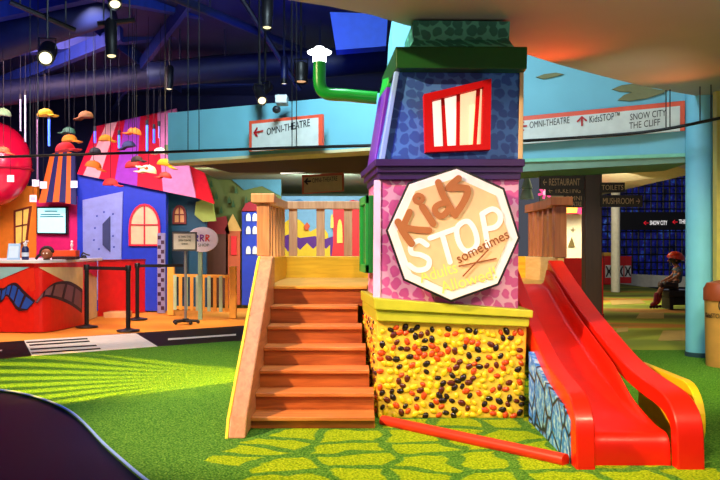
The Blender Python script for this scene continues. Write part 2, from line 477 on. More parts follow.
# corner trims
bm = bmn(); hexa(bm, [W(380, 159, 6.11), W(385, 159, 6.11), W(400, 68, 6.16), W(396, 68, 6.16)], [W(380, 159, 6.11) + V(-.01, .05, 0), W(385, 159, 6.11) + V(0, .05, 0), W(400, 68, 6.16) + V(0, .05, 0), W(396, 68, 6.16) + V(-.01, .05, 0)], .004)
obj('corner_trim', bm, M('#8fb8ff', .4), tower, label='pale blue trim up the front corner')
bm = bmn(); a0 = V(.105, 6.55, 1.86); a1 = V(.205, 6.6, 2.47)
hexa(bm, [a0, a0 + V(.07, 0, 0), a1 + V(.07, 0, 0), a1], [a0 + V(-.05, .5, 0), a0 + V(.02, .5, 0), a1 + V(.02, .5, 0), a1 + V(-.05, .5, 0)], .006)
obj('corner_trim', bm, M('#6a1fb0', .4), tower, label='purple board up the side')
bm = bmn(); a0 = V(.205, 6.6, 2.47); a1 = V(.25, 6.6, 2.67)
hexa(bm, [a0, a0 + V(.08, 0, 0), a1 + V(.08, 0, 0), a1], [a0 + V(-.05, .5, 0), a0 + V(.02, .5, 0), a1 + V(.02, .5, 0), a1 + V(-.05, .5, 0)], .006)
obj('corner_trim', bm, M('#1fae3a', .4), tower, label='green board under the roof band')
bm = bmn(); hexa(bm, [W(518.5, 159, 6.12), W(523, 159, 6.12), W(524, 69, 6.17), W(520, 69, 6.17)], [W(518.5, 159, 6.12) + V(0, .06, 0), W(523, 159, 6.12) + V(0, .06, 0), W(524, 69, 6.17) + V(0, .06, 0), W(520, 69, 6.17) + V(0, .06, 0)], .004)
obj('corner_trim', bm, M('#d8b98c', .5), tower, label='cream trim up the slide side corner')
bm = bmn(); hexa(bm, [W(373, 298, 6.14), W(380.5, 298, 6.12), W(381, 180, 6.12), W(374, 180, 6.14)], [W(373, 298, 6.14) + V(0, .06, 0), W(380.5, 298, 6.12) + V(0, .05, 0), W(381, 180, 6.12) + V(0, .05, 0), W(374, 180, 6.14) + V(0, .06, 0)], .004)
obj('corner_trim', bm, M('#e6c4e6', .45), tower, label='pale lilac trim up the lower wall corner')
# green shutter on the step side
bm = bmn()
hexa(bm, [V(.02, 6.45, .88 + .15), V(.10, 6.45, 1.03), V(.10, 6.45, 1.62), V(.02, 6.45, 1.62)], [V(-.03, 6.95, 1.03), V(.05, 6.95, 1.03), V(.05, 6.95, 1.62), V(-.03, 6.95, 1.62)], .008)
bmesh.ops.translate(bm, vec=(.045, 0, 0), verts=bm.verts)
sh = obj('shutter', bm, M('#12852c', .4), tower, label='green side shutter with raised frame')
bm = bmn()
for z0, z1 in ((1.03, 1.09), (1.56, 1.62)):
    hexa(bm, [V(.0, 6.45, z0), V(.02, 6.45, z0), V(.02, 6.45, z1), V(.0, 6.45, z1)], [V(-.05, 6.95, z0), V(-.03, 6.95, z0), V(-.03, 6.95, z1), V(-.05, 6.95, z1)])
for y0, y1 in ((6.45, 6.52), (6.88, 6.95)):
    d0 = -.05 * (y0 - 6.45) / .5; d1 = -.05 * (y1 - 6.45) / .5
    hexa(bm, [V(.0 + d0, y0, 1.03), V(.02 + d0, y0, 1.03), V(.02 + d0, y0, 1.62), V(.0 + d0, y0, 1.62)], [V(.0 + d1, y1, 1.03), V(.02 + d1, y1, 1.03), V(.02 + d1, y1, 1.62), V(.0 + d1, y1, 1.62)])
bmesh.ops.translate(bm, vec=(.045, 0, 0), verts=bm.verts)
obj('shutter_frame', bm, M('#1fa63c', .4), sh)
# red window
def ringed(bm, outer, inner, Y, d):
    n = len(outer)
    for i in range(n):
        j = (i + 1) % n
        hexa(bm, [W(*outer[i], Y), W(*outer[j], Y), W(*inner[j], Y), W(*inner[i], Y)], [W(*p, Y) + V(0, d, 0) for p in (outer[i], outer[j], inner[j], inner[i])])
bm = bmn()
wo = [(425.5, 152.3), (490.5, 149.5), (491.5, 78.5), (424, 94)]
wi = [(434, 146.5), (482, 144), (483.5, 87), (432, 100.5)]
ringed(bm, wo, wi, 6.05, .12)
win = obj('tower_window', bm, M('#c80810', .6, spec=.15), tower, label='crooked red window frame')
panes = [[(434.5, 146.3), (443.5, 145.8), (441.5, 98.2), (432.5, 100.3)], [(447.5, 145.6), (456.5, 145.1), (457, 94.2), (444.5, 97.5)],
         [(459.5, 145), (473.5, 144.4), (477, 88.9), (460, 93.4)], [(476.5, 144.2), (481.8, 144), (483, 87.3), (480.3, 88)]]
for k, p in enumerate(panes):
    bm = bmn(); panel(bm, p, 6.125, .015)
    obj('pane', bm, M('#fff0de' if k < 2 else '#ffd9a8', .3, var=.05, emit=1.0 if k < 2 else .85), win)
bm = bmn()
for p in ([(443.5, 146.2), (447.5, 146), (444.5, 97), (441.3, 98.4)], [(456.3, 145.6), (459.8, 145.4), (460.3, 93), (456.8, 94.3)], [(473.3, 144.8), (476.8, 144.6), (480.5, 87.5), (476.8, 88.9)]):
    panel(bm, p, 6.09, .05)
obj('glazing_bar', bm, M('#c80810', .6, spec=.15), win)

# jelly beans set in the base: biggest 100 as parts
beans = []
def try_add(lst, p, rmin):
    for o in lst:
        if (o[0] - p[0]) ** 2 + (o[1] - p[1]) ** 2 < rmin ** 2: return False
    lst.append(p); return True
cand = []
for k in range(9000):
    px = random.uniform(380, 522.5); py = random.uniform(318, 416)
    top = 322.5 + (px - 377) / 150 * 5.5
    if py < top + 3.5: continue
    try_add(cand, (px, py), 5.7)
side = []
for k in range(1500):
    yy = random.uniform(6.14, 7.05); zz = random.uniform(.03, .68)
    try_add(side, (yy, zz), .05)
BC = {'yellow': ('#f2cc1c', .30), 'orange': ('#d84a10', .25), 'dark': ('#20100c', .2), 'brown': ('#5a1c0c', .22)}
items = []
for px, py in cand:
    c = random.choices(['yellow', 'orange', 'dark', 'brown'], [.38, .29, .19, .14])[0]
    s = random.uniform(.8, 1.12)
    items.append((s, W(px, py, TY), c, (0, -1, 0)))
for yy, zz in side:
    c = random.choices(['yellow', 'orange', 'dark', 'brown'], [.3, .34, .18, .18])[0]
    t = (yy - 6.1)
    items.append((.7, V(W(377.3, 400, TY).x - (.05 + .05 * zz / .7) * t - .002, yy, zz), c, (-1, 0, 0)))
items.sort(key=lambda a: -a[0])
rest = {}
for i, (s, p, c, n) in enumerate(items):
    L = .0285 * s; wd = .0205 * s
    n = Vector(n); rotq = n.to_track_quat('Z', 'Y').to_matrix() @ Matrix.Rotation(random.uniform(0, math.pi), 3, 'Z')
    bm = bmn() if i < 100 else rest.setdefault(c, bmn())
    ball(bm, p, 1.0, (L, wd, .014), rotq, ico=2)
    if i < 100:
        obj('jelly_bean', bm, M(BC[c][0], BC[c][1], coat=.3), base_block, smooth=60)
bmall = bmn(); keys = list(rest)
mi = 0
for c in keys:
    me = bpy.data.meshes.new('tmp'); rest[c].to_mesh(me); n0 = len(bmall.faces); bmall.from_mesh(me)
    bmall.faces.ensure_lookup_table()
    for f in bmall.faces[n0:]: f.material_index = mi
    mi += 1; rest[c].free()
obj('jelly_beans', bmall, [M(BC[c][0], BC[c][1], coat=.3) for c in keys], base_block, smooth=60, kind='stuff')

# ---- octagonal sign
OY = 5.965
octo = [(457, 166.5), (504.5, 188), (520.3, 237.8), (499, 285.3), (450.8, 302.3), (403.3, 280.5), (385.8, 230.3), (407.8, 182.5)]
cxo = sum(p[0] for p in octo) / 8; cyo = sum(p[1] for p in octo) / 8
def shr(k): return [(cxo + (x - cxo) * k, cyo + (y - cyo) * k) for x, y in octo]
sign = thing('stop_sign', 'big white and peach octagonal sign with painted lettering on the pink tower wall', 'sign', W(cxo, 302, OY))
bm = bmn(); panel(bm, octo, OY, .045, .004); obj('sign_board', bm, M('#171018', .4), sign, label='black edged backing board')
bm = bmn()
for zz in (1.05, 1.55): box(bm, cxo / 850 * 0 + .45, .95, OY + .045, 6.125, zz, zz + .06)
obj('mounting_batten', bm, M('#171018', .4), sign)
bm = bmn(); panel(bm, shr(.965), OY - .012, .02, .003); obj('border', bm, M('#f6f3f0', .4), sign, label='white border panel')
bm = bmn(); panel(bm, shr(.835), OY - .018, .02, .002); obj('face', bm, M('#efc490', .5), sign, label='peach face panel')
N = V(0, -1, 0); FY = OY - .018
def sp(pts, n=5): return smooth_path([W(x, y, FY) for x, y in pts], n)
bm = bmn()
uu = V(math.cos(R(19)), 0, math.sin(R(19))); vv = V(-math.sin(R(13)), 0, math.cos(R(13)))
def on(px, py): return W(px, py, FY)
# STOP in white, each letter rising to the right
def letter(pts, w=.037, n=5): stroke(bm, sp(pts, n), w, N, .004)
letter([(427, 245), (419, 240.5), (411, 246), (412, 253), (421, 255), (429, 260), (427, 268), (417, 270), (409, 265)])
letter([(430, 238), (455, 229)], n=1); letter([(442, 234), (450, 262)], n=1)
letter([(463, 222), (457, 228), (458, 240), (464, 250), (472, 250), (477, 243), (475, 231), (469, 222), (463, 222)])
letter([(488, 246), (482, 214)], n=1); letter([(482, 214), (492, 209), (499, 213), (500, 221), (495, 227), (486, 229)])
obj('lettering', bm, M('#fffaf4', .4), sign, label='white STOP lettering')
bm = bmn(); FY = OY - .022
letter([(398, 222), (404, 233), (411.5, 243.5)], .05); letter([(409.5, 212), (406, 220), (402.5, 228)], .045); letter([(402.5, 227), (415, 229.5), (429, 230.5)], .047)
letter([(422.5, 207), (433, 223.5)], .048, 1)
letter([(421.5, 196.2), (417.5, 195), (414.8, 198), (416, 201.5), (420, 202), (422.5, 199), (421.5, 196.2)], .034)
letter([(438.3, 182.5), (444, 197), (454, 214)], .048); letter([(446, 203), (440, 204), (435, 208), (436.5, 214), (442, 216), (447.5, 211), (449.5, 206)], .043)
letter([(458.5, 178.5), (452, 184), (448.5, 188)], .048, 3); letter([(448.5, 188), (459, 187.6), (467, 188.5)], .048, 3); letter([(467, 188.5), (467.5, 193), (463, 203), (455, 215)], .048, 3)
obj('lettering', bm, M('#b06c38', .6), sign, label='brown brush-painted Kids lettering')
bm = bmn()
a = R(27); u2 = V(math.cos(a), 0, math.sin(a)); v2 = V(-math.sin(a), 0, math.cos(a))
text(bm, 'sometimes', W(482.5, 246.5, FY), .40, .066, u2, v2, .003, 0.0)
stroke(bm, [W(459, 266, FY), W(496, 258.5, FY)], .009, N, .004); stroke(bm, [W(488, 250, FY), W(463, 276, FY)], .009, N, .004)
obj('lettering', bm, M('#8a4a14', .6), sign, label='small brown handwritten sometimes and cross')
bm = bmn(); a = R(16); u2 = V(math.cos(a), 0, math.sin(a)); v2 = V(-math.sin(a), 0, math.cos(a))
text(bm, 'Adults', W(438, 272, OY - .018), .27, .085, u2, v2, .0012, .0)
text(bm, 'Allowed!', W(468, 280, OY - .018), .40, .085, u2, v2, .0012, .0)
obj('lettering', bm, M('#fbe468', .5), sign, label='yellow faded lettering')

# ================================================================== STEPS AND DECK
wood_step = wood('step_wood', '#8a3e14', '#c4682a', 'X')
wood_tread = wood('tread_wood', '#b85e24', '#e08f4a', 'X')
stair = thing('play_steps', 'orange wooden play steps with yellow side panels leading up to the deck', 'steps', (-.3, 6.5, 0))
fy = [427, 417.2, 393, 370, 347, 326, 306]
hs = [.081, .20, .326, .465, .602, .744, .897]
ys = [5.73 + .25 * i for i in range(7)]
XL, XR = -.735, .115
def xr(y): return .10 if y < 6 else (.06 if y > 7.2 else .095 - (.05 + .05 * (y - 5.73) / 1.25) * (y + .25 - 6.1))
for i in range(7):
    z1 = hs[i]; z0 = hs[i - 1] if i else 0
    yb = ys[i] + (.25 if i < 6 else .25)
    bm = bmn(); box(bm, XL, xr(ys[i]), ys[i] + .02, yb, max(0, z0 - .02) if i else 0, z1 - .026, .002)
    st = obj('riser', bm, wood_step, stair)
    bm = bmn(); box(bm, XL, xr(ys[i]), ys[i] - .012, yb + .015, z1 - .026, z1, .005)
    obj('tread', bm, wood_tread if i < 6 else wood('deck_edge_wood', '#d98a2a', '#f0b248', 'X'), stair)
# stringers: thick boards with sloped upper edge
pf = [V(0, 5.44, 0), V(0, 5.52, .12), V(0, 7.13, 1.12), V(0, 7.22, 1.15), V(0, 7.32, 1.15), V(0, 7.32, 0)]
bm = bmn(); prism(bm, [p + V(-.845, 0, 0) for p in pf], V(.11, 0, 0), .01)
stg = obj('stringer', bm, wood('pale_wood', '#b07450', '#cc9468', 'Y'), stair, label='pale wooden left side board')
bm = bmn(); prism(bm, [p * 1 + V(-.865, 0, 0) for p in pf], V(.02, 0, 0), .003)
obj('side_facing', bm, M('#f2d52c', .4), stg, label='yellow outer facing')
# deck with walls
deck = thing('play_deck', 'raised wooden deck with yellow plywood walls behind the steps, tower and slide', 'deck', (.5, 8.3, 0))
plyY = wood('yellow_ply', '#d89a14', '#f0b826', 'X')
bm = bmn(); box(bm, -.80, 1.80, 7.50, 9.25, .84, .897, .004); obj('deck_board', bm, wood('deck_wood', '#cf8a34', '#eab25c', 'X'), deck)
bm = bmn(); box(bm, -.86, 1.86, 9.25, 9.31, 0, 1.13, .006); obj('back_panel', bm, plyY, deck)
bm = bmn(); box(bm, -.86, -.80, 7.33, 9.25, 0, 1.13, .006); obj('side_panel', bm, plyY, deck)
bm = bmn(); box(bm, 1.80, 1.86, 7.75, 9.25, 0, 1.13, .006); obj('side_panel', bm, wood('pale_ply', '#c8a060', '#e0bc80', 'Y'), deck)
bm = bmn(); box(bm, .1, 1.1, 7.24, 7.3, 0, .85, .004); obj('front_panel', bm, plyY, deck)
# railings
def railing(label, wd, posts, runs, cap_h=.0):
    t = thing('wooden_railing', label, 'railing', posts[0] + V(0, 0, 0), 'railings round the play deck')
    for p in posts:
        bm = bmn(); box(bm, p.x - .055, p.x + .055, p.y - .055, p.y + .055, p.z, 1.605, .006); o = obj('post', bm, wd, t)
        bm = bmn(); box(bm, p.x - .10, p.x + .10, p.y - .10, p.y + .10, 1.605, 1.685, .008); obj('post_cap', bm, wd, o)
    for a, b, n in runs:
        d = (b - a); L = d.length; d.normalize(); s = V(-d.y, d.x, 0)
        bm = bmn(); hexa(bm, [a + s * .045 + V(0, 0, .0), a - s * .045, a - s * .045 + V(0, 0, .085), a + s * .045 + V(0, 0, .085)],
                         [b + s * .045, b - s * .045, b - s * .045 + V(0, 0, .085), b + s * .045 + V(0, 0, .085)], .006)
        obj('rail', bm, wd, t)
        for k in range(n):
            p = a + d * L * (k + .5) / n
            bm = bmn(); hexa(bm, [p - d * .045 - s * .02 + V(0, 0, 1.133 - p.z), p + d * .045 - s * .02 + V(0, 0, 1.133 - p.z), p + d * .045 - s * .02, p - d * .045 - s * .02],
                             [p - d * .045 + s * .02 + V(0, 0, 1.133 - p.z), p + d * .045 + s * .02 + V(0, 0, 1.133 - p.z), p + d * .045 + s * .02, p - d * .045 + s * .02], .004)
            obj('baluster', bm, wd, t)
paleW = wood('rail_wood', '#b87c54', '#d8a478', 'Z')
redW = wood('rail_wood_red', '#8a4a2c', '#b06a44', 'Z')
railing('pale wooden railing along the deck between the steps and the cobbled tower', paleW, [V(-.83, 7.34, 1.152)],
        [(V(-.83, 7.40, 1.60), V(-.83, 9.28, 1.64), 6), (V(-.88, 9.28, 1.645), V(.62, 9.28, 1.645), 5)])
railing('reddish wooden railing with a capped post beside the slide top', redW, [V(1.83, 7.80, 1.132)],
        [(V(1.83, 7.86, 1.60), V(1.83, 9.22, 1.60), 6)])

# ================================================================== SLIDE
red = M('#ea1c06', .38, var=.04, coat=.15)
slide = thing('slide', 'glossy red slide running down from the deck beside the jelly bean tower base', 'slide', (1.55, 6.0, 0))
zc = [(7.45, .905), (7.3, .872), (7.1, .80), (6.7, .655), (6.3, .525), (5.9, .405), (5.55, .305), (5.25, .225), (5.05, .19), (4.9, .178), (4.83, .17), (4.79, .14), (4.775, .09), (4.77, .0)]
def lerp_tab(tab, x):
    t = sorted(tab)
    if x <= t[0][0]: return t[0][1]
    for (a, b), (c, d) in zip(t, t[1:]):
        if x <= c: return b + (d - b) * (x - a) / (c - a)
    return t[-1][1]
path = smooth_path([V(0, y, z) for y, z in zc], 4)
bm = bmn()
prof = [(0, .115), (.02, .13), (.045, .12), (.07, .06), (.10, .012), (.16, 0), (.5, 0), (.84, 0), (.90, .012), (.93, .06), (.955, .12), (.98, .13), (1, .115)]
rows = []
for i, p in enumerate(path):
    t = (path[min(i + 1, len(path) - 1)] - path[max(i - 1, 0)]).normalized()
    n = V(0, -t.z, t.y)
    if n.z < 0: n = -n
    if abs(t.z) > .9: n = V(0, -1, 0)
    # flanges die away toward the foot
    k = max(.04, min(1, (p.y - 4.9) / .75))
    xl = max(1.242, 1.30 - (p.y - 4.77) * .03); xrr = 1.70 + (p.y - 4.77) * -.02
    if p.y < 5.3: xrr += .04 * (5.3 - p.y) / .5
    rows.append([V(xl + (xrr - xl) * u, p.y, p.z) + n * v * k for u, v in prof])
vt = [[bm.verts.new(q_) for q_ in r] for r in rows]
vb = [[bm.verts.new(q_ + V(0, .035, -.03)) for q_ in r] for r in rows]
for g_, flip in ((vt, 0), (vb, 1)):
    for a, b in zip(g_, g_[1:]):
        for k in range(len(prof) - 1):
            bm.faces.new((a[k], a[k + 1], b[k + 1], b[k]) if not flip else (b[k], b[k + 1], a[k + 1], a[k]))
for j in (0, len(prof) - 1):
    for i in range(len(vt) - 1): bm.faces.new((vt[i][j], vt[i + 1][j], vb[i + 1][j], vb[i][j]))
for i in (0, len(vt) - 1):
    for k in range(len(prof) - 1): bm.faces.new((vt[i][k], vt[i][k + 1], vb[i][k + 1], vb[i][k]))
obj('chute', bm, red, slide, smooth=50)
# side rails: thick rounded boards that bend down to the ground at the foot
zr = [(7.45, 1.11), (7.3, 1.045), (7.0, .925), (6.5, .745), (6.06, .61), (5.7, .505), (5.45, .452), (5.2, .42), (5.0, .40), (4.86, .372), (4.76, .32), (4.70, .24), (4.685, .12), (4.68, 0)]
def slide_rail(x_top, x_bot, wd, th, ymax=9):
    bm = bmn(); rings = []
    rp_ = smooth_path([V(0, y, z) for y, z in zr if y < ymax], 4)
    for i, p in enumerate(rp_):
        t = (rp_[min(i + 1, len(rp_) - 1)] - rp_[max(i - 1, 0)]).normalized()
        n = V(0, t.z, -t.y)     # pointing down / back
        if n.z > 0 or (abs(n.z) < .05 and n.y < 0): n = -n
        f = (p.y - 4.68) / (7.45 - 4.68)
        x = x_bot + (x_top - x_bot) * f
        w = wd * (1 - .12 * f)
        c = .007
        sec = [(-w / 2 + c, 0), (w / 2 - c, 0), (w / 2, c), (w / 2, th - c), (w / 2 - c, th), (-w / 2 + c, th), (-w / 2, th - c), (-w / 2, c)]
        base_ = V(x, p.y, p.z)
        rings.append([bm.verts.new(base_ + V(a, 0, 0) + n * b) for a, b in sec])
    for a, b in zip(rings, rings[1:]):
        for k in range(8):
            l = (k + 1) % 8; bm.faces.new((a[k], a[l], b[l], b[k]))
    bm.faces.new(rings[0][::-1]); bm.faces.new(rings[-1])
    return bm
obj('side_rail', slide_rail(1.715, 1.825, .15, .10), red, slide, smooth=25)
obj('side_rail', slide_rail(1.315, 1.245, .105, .16), red, slide, smooth=25)
# blue stone panel under the near rail
bm = bmn()
poly = [V(0, 4.80, 0), V(0, 4.82, .24)] + [V(0, y, lerp_tab(zr, y) - .10) for y in (5.0, 5.25, 5.5, 5.8, 5.99)] + [V(0, 5.99, 0)]
prism(bm, [p + V(1.19, 0, 0) for p in poly], V(.045, 0, 0))
obj('stone_panel', bm, stone_wall('blue_painted_stones'), slide, label='blue painted stone panel under the side rail')
# yellow rounded panel on the outer side
bm = bmn()
poly = [V(0, 5.1 + .24 * math.cos(a), .215 + .215 * math.sin(a)) for a in [R(90 + k * 15) for k in range(13)]] + [V(0, 5.9, .0), V(0, 5.9, .43)]
prism(bm, [p + V(1.93, 0, 0) for p in poly], V(.05, 0, 0), .006)
obj('side_panel', bm, M('#f4c81a', .4), slide, label='yellow rounded outer panel')
bm = bmn(); box(bm, 1.86, 1.93, 4.86, 4.96, 0, .2, .004); obj('bracket', bm, M('#17120f', .5), slide, label='black bracket at the foot')

# red kerb on the turf
bm = bmn()
kp = [W(383, 424, 1037 / (424 - 248)) , G(440, 436.5), G(510, 452), G(565.5, 464.6)]
tube(bm, [V(p.x, p.y, .024) for p in kp], .038, 12)
tag(obj('kerb_tube', bm, M('#d83018', .4), smooth=50), 'red padded edging tube lying on the turf from the tower to the slide foot', 'edging')

# green periscope pipe with glowing cap
pipe = thing('periscope_lamp', 'bent green pipe with a glowing white mushroom cap sticking out of the tower', 'lamp', W(320, 97, 6.9))
PYY = 6.9
bm = bmn()
pts = [W(319.5, 57, PYY), W(319.5, 80, PYY), W(320.5, 87, PYY), W(324, 92, PYY), W(331, 94.3, PYY), W(345, 95, PYY), W(360, 96.5, PYY), W(377, 98, PYY)]
tube(bm, smooth_path(pts, 4), .052, 14); obj('pipe', bm, M('#0f8a2c', .3, coat=.3), pipe, smooth=50)
bm = bmn(); c = W(319.5, 61, PYY)
lathe(bm, [(.055, -.01), (.055, .05), (.095, .06), (.10, .075), (.06, .095), (.04, .10), (.035, .115), (.0, .12)], c, 20)
obj('lamp_cap', bm, M('#f4fbff', .3, emit=4.0, var=.02), pipe, smooth=50)

# ================================================================== CEILING, SOFFIT AND BULKHEADS
bm = bmn(); box(bm, -16, 9, 7.5, 34, 4.7, 4.8)
struct('ceiling', bm, M('#0b1a58', .7, var=.3, scale=1.5))
SOZ = 2.92
edge_px = [(270, -18), (288, 0), (330, 6.5), (372, 15), (405, 25), (450, 35), (510, 49), (560, 65), (600, 75.5), (640, 85.5), (680, 93), (720, 100), (800, 111)]
ep = [V((x - CX) * (F * (SOZ - H) / (HZ - y)) / F, F * (SOZ - H) / (HZ - y), SOZ) for x, y in edge_px]
bm = bmn(); prism(bm, [V(-.6, 2.6, SOZ)] + ep + [V(6.5, 2.6, SOZ)], V(0, 0, .35))
struct('ceiling_soffit', bm, M('#b9b0a4', .75, var=.04, scale=2))
# left fascia with cream underside
def fascia(name, pts, m, depth=.12):
    """pts: list of (point, z bottom, z top) along the face"""
    bm = bmn()
    for (a, a0, a1), (b, b0, b1) in zip(pts, pts[1:]):
        hexa(bm, [V(a.x, a.y, a0), V(b.x, b.y, b0), V(b.x, b.y, b1), V(a.x, a.y, a1)], [V(a.x, a.y + depth, a0), V(b.x, b.y + depth, b0), V(b.x, b.y + depth, b1), V(a.x, a.y + depth, a1)])
    return struct(name, bm, m)
aqua = M('#74bcd0', .6, var=.08, scale=2)
L0, L1 = W(168, 160, 11.2), W(386, 147, 9.45)
fascia('wall_bulkhead', [(L0, 2.37, 3.0), (L1, 2.35, 2.95), (W(388.5, 0, 9.43), 2.35, 3.5), (W(392, 0, 9.4), 2.35, 3.75), (W(440, 0, 9.4), 2.3, 3.75), (W(515, 0, 10.4), 2.26, 3.75), (W(640, 0, 9.95), 2.26, 3.75), (W(692, 0, 9.7), 2.26, 3.75)], aqua)
bm = bmn(); hexa(bm, [V(L0.x, L0.y, 2.335), V(L1.x, L1.y, 2.315), V(L1.x, L1.y, 2.35), V(L0.x, L0.y, 2.37)], [V(L0.x, L0.y + .4, 2.335), V(L1.x, L1.y + .5, 2.315), V(L1.x, L1.y + .5, 2.35), V(L0.x, L0.y + .4, 2.37)])
struct('trim_2', bm, M('#d8d0a0', .6))
A, B = W(500, 160, 10.42), W(692, 160, 9.70)
bm = bmn()
hexa(bm, [V(A.x, A.y - .05, 2.26), V(B.x, B.y - .05, 2.26), V(B.x, B.y - .05, 2.30), V(A.x, A.y - .05, 2.30)], [V(A.x, A.y, 2.26), V(B.x, B.y, 2.26), V(B.x, B.y, 2.30), V(A.x, A.y, 2.30)])
struct('trim_3', bm, M('#7fd0b4', .5))
bm = bmn()
hexa(bm, [V(A.x, A.y, 2.14), V(B.x, B.y, 2.20), V(B.x, B.y, 2.262), V(A.x, A.y, 2.262)], [V(A.x, A.y + .9, 2.12), V(B.x, B.y + .9, 2.18), V(B.x, B.y + .9, 2.262), V(A.x, A.y + .9, 2.262)])
struct('trim_4', bm, M('#789c8a', .6))
# cloud reliefs on the bulkhead
for k, (lab, pts) in enumerate([
    ('larger olive leaf-shaped cloud painted on the aqua bulkhead above the wide direction sign', [(612, 89), (622, 85), (634, 83.5), (646, 84), (652, 88), (662, 90), (668, 88), (664, 93), (648, 98), (630, 101), (618, 100), (624, 95), (632, 92), (620, 91.5)]),
    ('smaller olive leaf-shaped cloud painted on the aqua bulkhead right beside the tower', [(536, 77), (544, 74), (556, 72.5), (564, 74), (556, 76.5), (544, 79)])]):
    bm = bmn()
    P = [W(x, y, (10.4 - (x - 515) * .0036 if x < 640 else 9.95 - (x - 640) * .0048) - .035) for x, y in pts]
    prism(bm, P, V(0, .03, 0), .003)
    tag(obj('wall_cloud', bm, M('#7a7a52', .7)), lab, 'wall decoration', 'painted clouds on the bulkhead')

# ceiling services
darkb = M('#07103a', .6, var=.25)
ducts = [('duct', W(-30, 50, 12), W(110, 4, 12), .28, 'thick blue duct crossing the ceiling over the reception corner'),
         ('duct', W(-20, 96, 15), W(230, 66, 15), .22, 'long blue duct below the middle of the dark ceiling'),
         ('duct', W(150, 75, 13.5), W(300, 62, 13.5), .2, 'blue duct in the ceiling above the direction sign'),
         ('duct', W(170, -5, 10.5), W(330, 62, 14), .06, 'thin blue pipe running diagonally under the ceiling'),
         ('duct', W(300, 66, 13), W(400, 56, 13), .22, 'short blue duct behind the periscope pipe')]
for nme, a, b, r, lab in ducts:
    t = thing('ceiling_duct', lab, 'duct', (a + b) / 2, 'ducts under the dark ceiling')
    bm = bmn(); tube(bm, [a, a.lerp(b, .5), b], r, 14); obj('duct_shell', bm, darkb, t, smooth=50)
    for f in (.2, .5, .8):
        bm = bmn(); p = a.lerp(b, f); tube(bm, [p, V(p.x, p.y, 4.7)], .012, 6)
        obj('hanger_rod', bm, M('#0a1030', .5), t)
bm = bmn(); hexa(bm, [W(336, 50, 11.5), W(386, 46, 11.5), W(388, 14, 11.5), W(330, 12, 11.5)], [W(336, 50, 11.5) + V(0, .3, 0), W(386, 46, 11.5) + V(0, .3, 0), W(388, 14, 11.5) + V(0, .3, 0), W(330, 12, 11.5) + V(0, .3, 0)])
struct('ceiling_lit_patch', bm, M('#1d4fd0', .6))  # bright blue box stands in for a blue-lit part of the ceiling
for i, (a, b) in enumerate([(W(-60, 62, 14), W(330, 20, 14)), (W(20, -20, 11), W(180, 92, 17)), (W(200, -10, 11), W(110, 110, 18)), (W(-60, 112, 17.5), W(120, 40, 13)), (W(-60, 30, 11.5), W(190, -22, 11.5)), (W(-60, 100, 18), W(260, 84, 18)), (W(60, -8, 10.5), W(330, 40, 16))]):
    bm = bmn(); hexa(bm, [a, b, b + V(0, 0, .22), a + V(0, 0, .22)], [a + V(0, .18, 0), b + V(0, .18, 0), b + V(0, .18, .22), a + V(0, .18, .22)])
    struct('ceiling_beam', bm, M('#102678', .6, var=.2))

# spotlights
blackm = M('#0b0b10', .45)
def spot(px, py, Y, r, L, d, lab, ring=False, emit=1.6, colr='#fff0c0'):
    """d: direction of the beam"""
    c = W(px, py, Y); d = Vector(d).normalized()
    t = thing('spotlight', lab, 'spotlight', c, 'spotlights on the ceiling tracks')
    mt = (-d).to_track_quat('Z', 'Y').to_matrix().to_4x4()
    bm = bmn(); L = L * 1.25; lathe(bm, [(r * .92, 0.0), (r * 1.15, -.02), (r * 1.15, L * .3), (r * 1.25, L * .34), (r * 1.25, L * .9), (r * .7, L)], c, 20, mt)
    obj('lamp_housing', bm, blackm, t, smooth=40)
    bm = bmn(); lathe(bm, [(r * .86, -.004), (r * .86, .002)], c, 20, mt)
    obj('lamp_lens', bm, M(colr, .2, emit=emit, var=.02), t)
    top = c - d * L * .55
    bm = bmn()
    s = V(-d.y, d.x, 0).normalized() if abs(d.z) < .98 else V(1, 0, 0)
    tube(bm, [top + s * r * 1.05, top + s * r * 1.15 + V(0, 0, r * 2), top - s * r * 1.15 + V(0, 0, r * 2), top - s * r * 1.05], .012, 6)
    tube(bm, [top + V(0, 0, r * 2), V(top.x, top.y, 4.72)], .014, 6)
    obj('hanging_bracket', bm, blackm, t)
    return t
spot(45.5, 58, 10.5, .088, .36, (.25, -1, -.55), 'large black spotlight with a round lit lens aimed at the hall, over the caps')
spot(115, 4, 9.5, .066, .3, (.2, -.6, -1), 'black spotlight with a lit white lens at the very top of the ceiling')
spot(111.5, 55.5, 10.5, .06, .40, (.1, -.25, -1), 'slim black downlight can hanging straight down beside the duct', emit=1.3)
spot(262, 100.5, 10, .05, .3, (.25, -.8, -.6), 'lower lamp of a lit pair of black spotlights above the direction sign', emit=2.2, colr='#ffe9b0')
spot(259.5, 94, 10.7, .05, .28, (-.3, -.9, -.5), 'upper lamp of a lit pair of black spotlights above the direction sign', emit=2.2, colr='#fff0c0')
spot(301, 81, 11, .075, .2, (0, -.12, -1), 'small reddish downlight with a wide lens left of the periscope pipe', emit=1.2, colr='#e0a878')
spot(267, 27, 10, .055, .32, (0, -.2, -1), 'black downlight high up between the two diagonal pipes', emit=1.3)
spot(169, 88.5, 13, .05, .3, (0, -.2, -1), 'tiny distant black downlight above the aqua bulkhead corner', emit=1.2)
spot(284, 83, 11.5, .04, .3, (0, -.15, -1), 'small black downlight between the reddish one and the lit pair', emit=1.2)
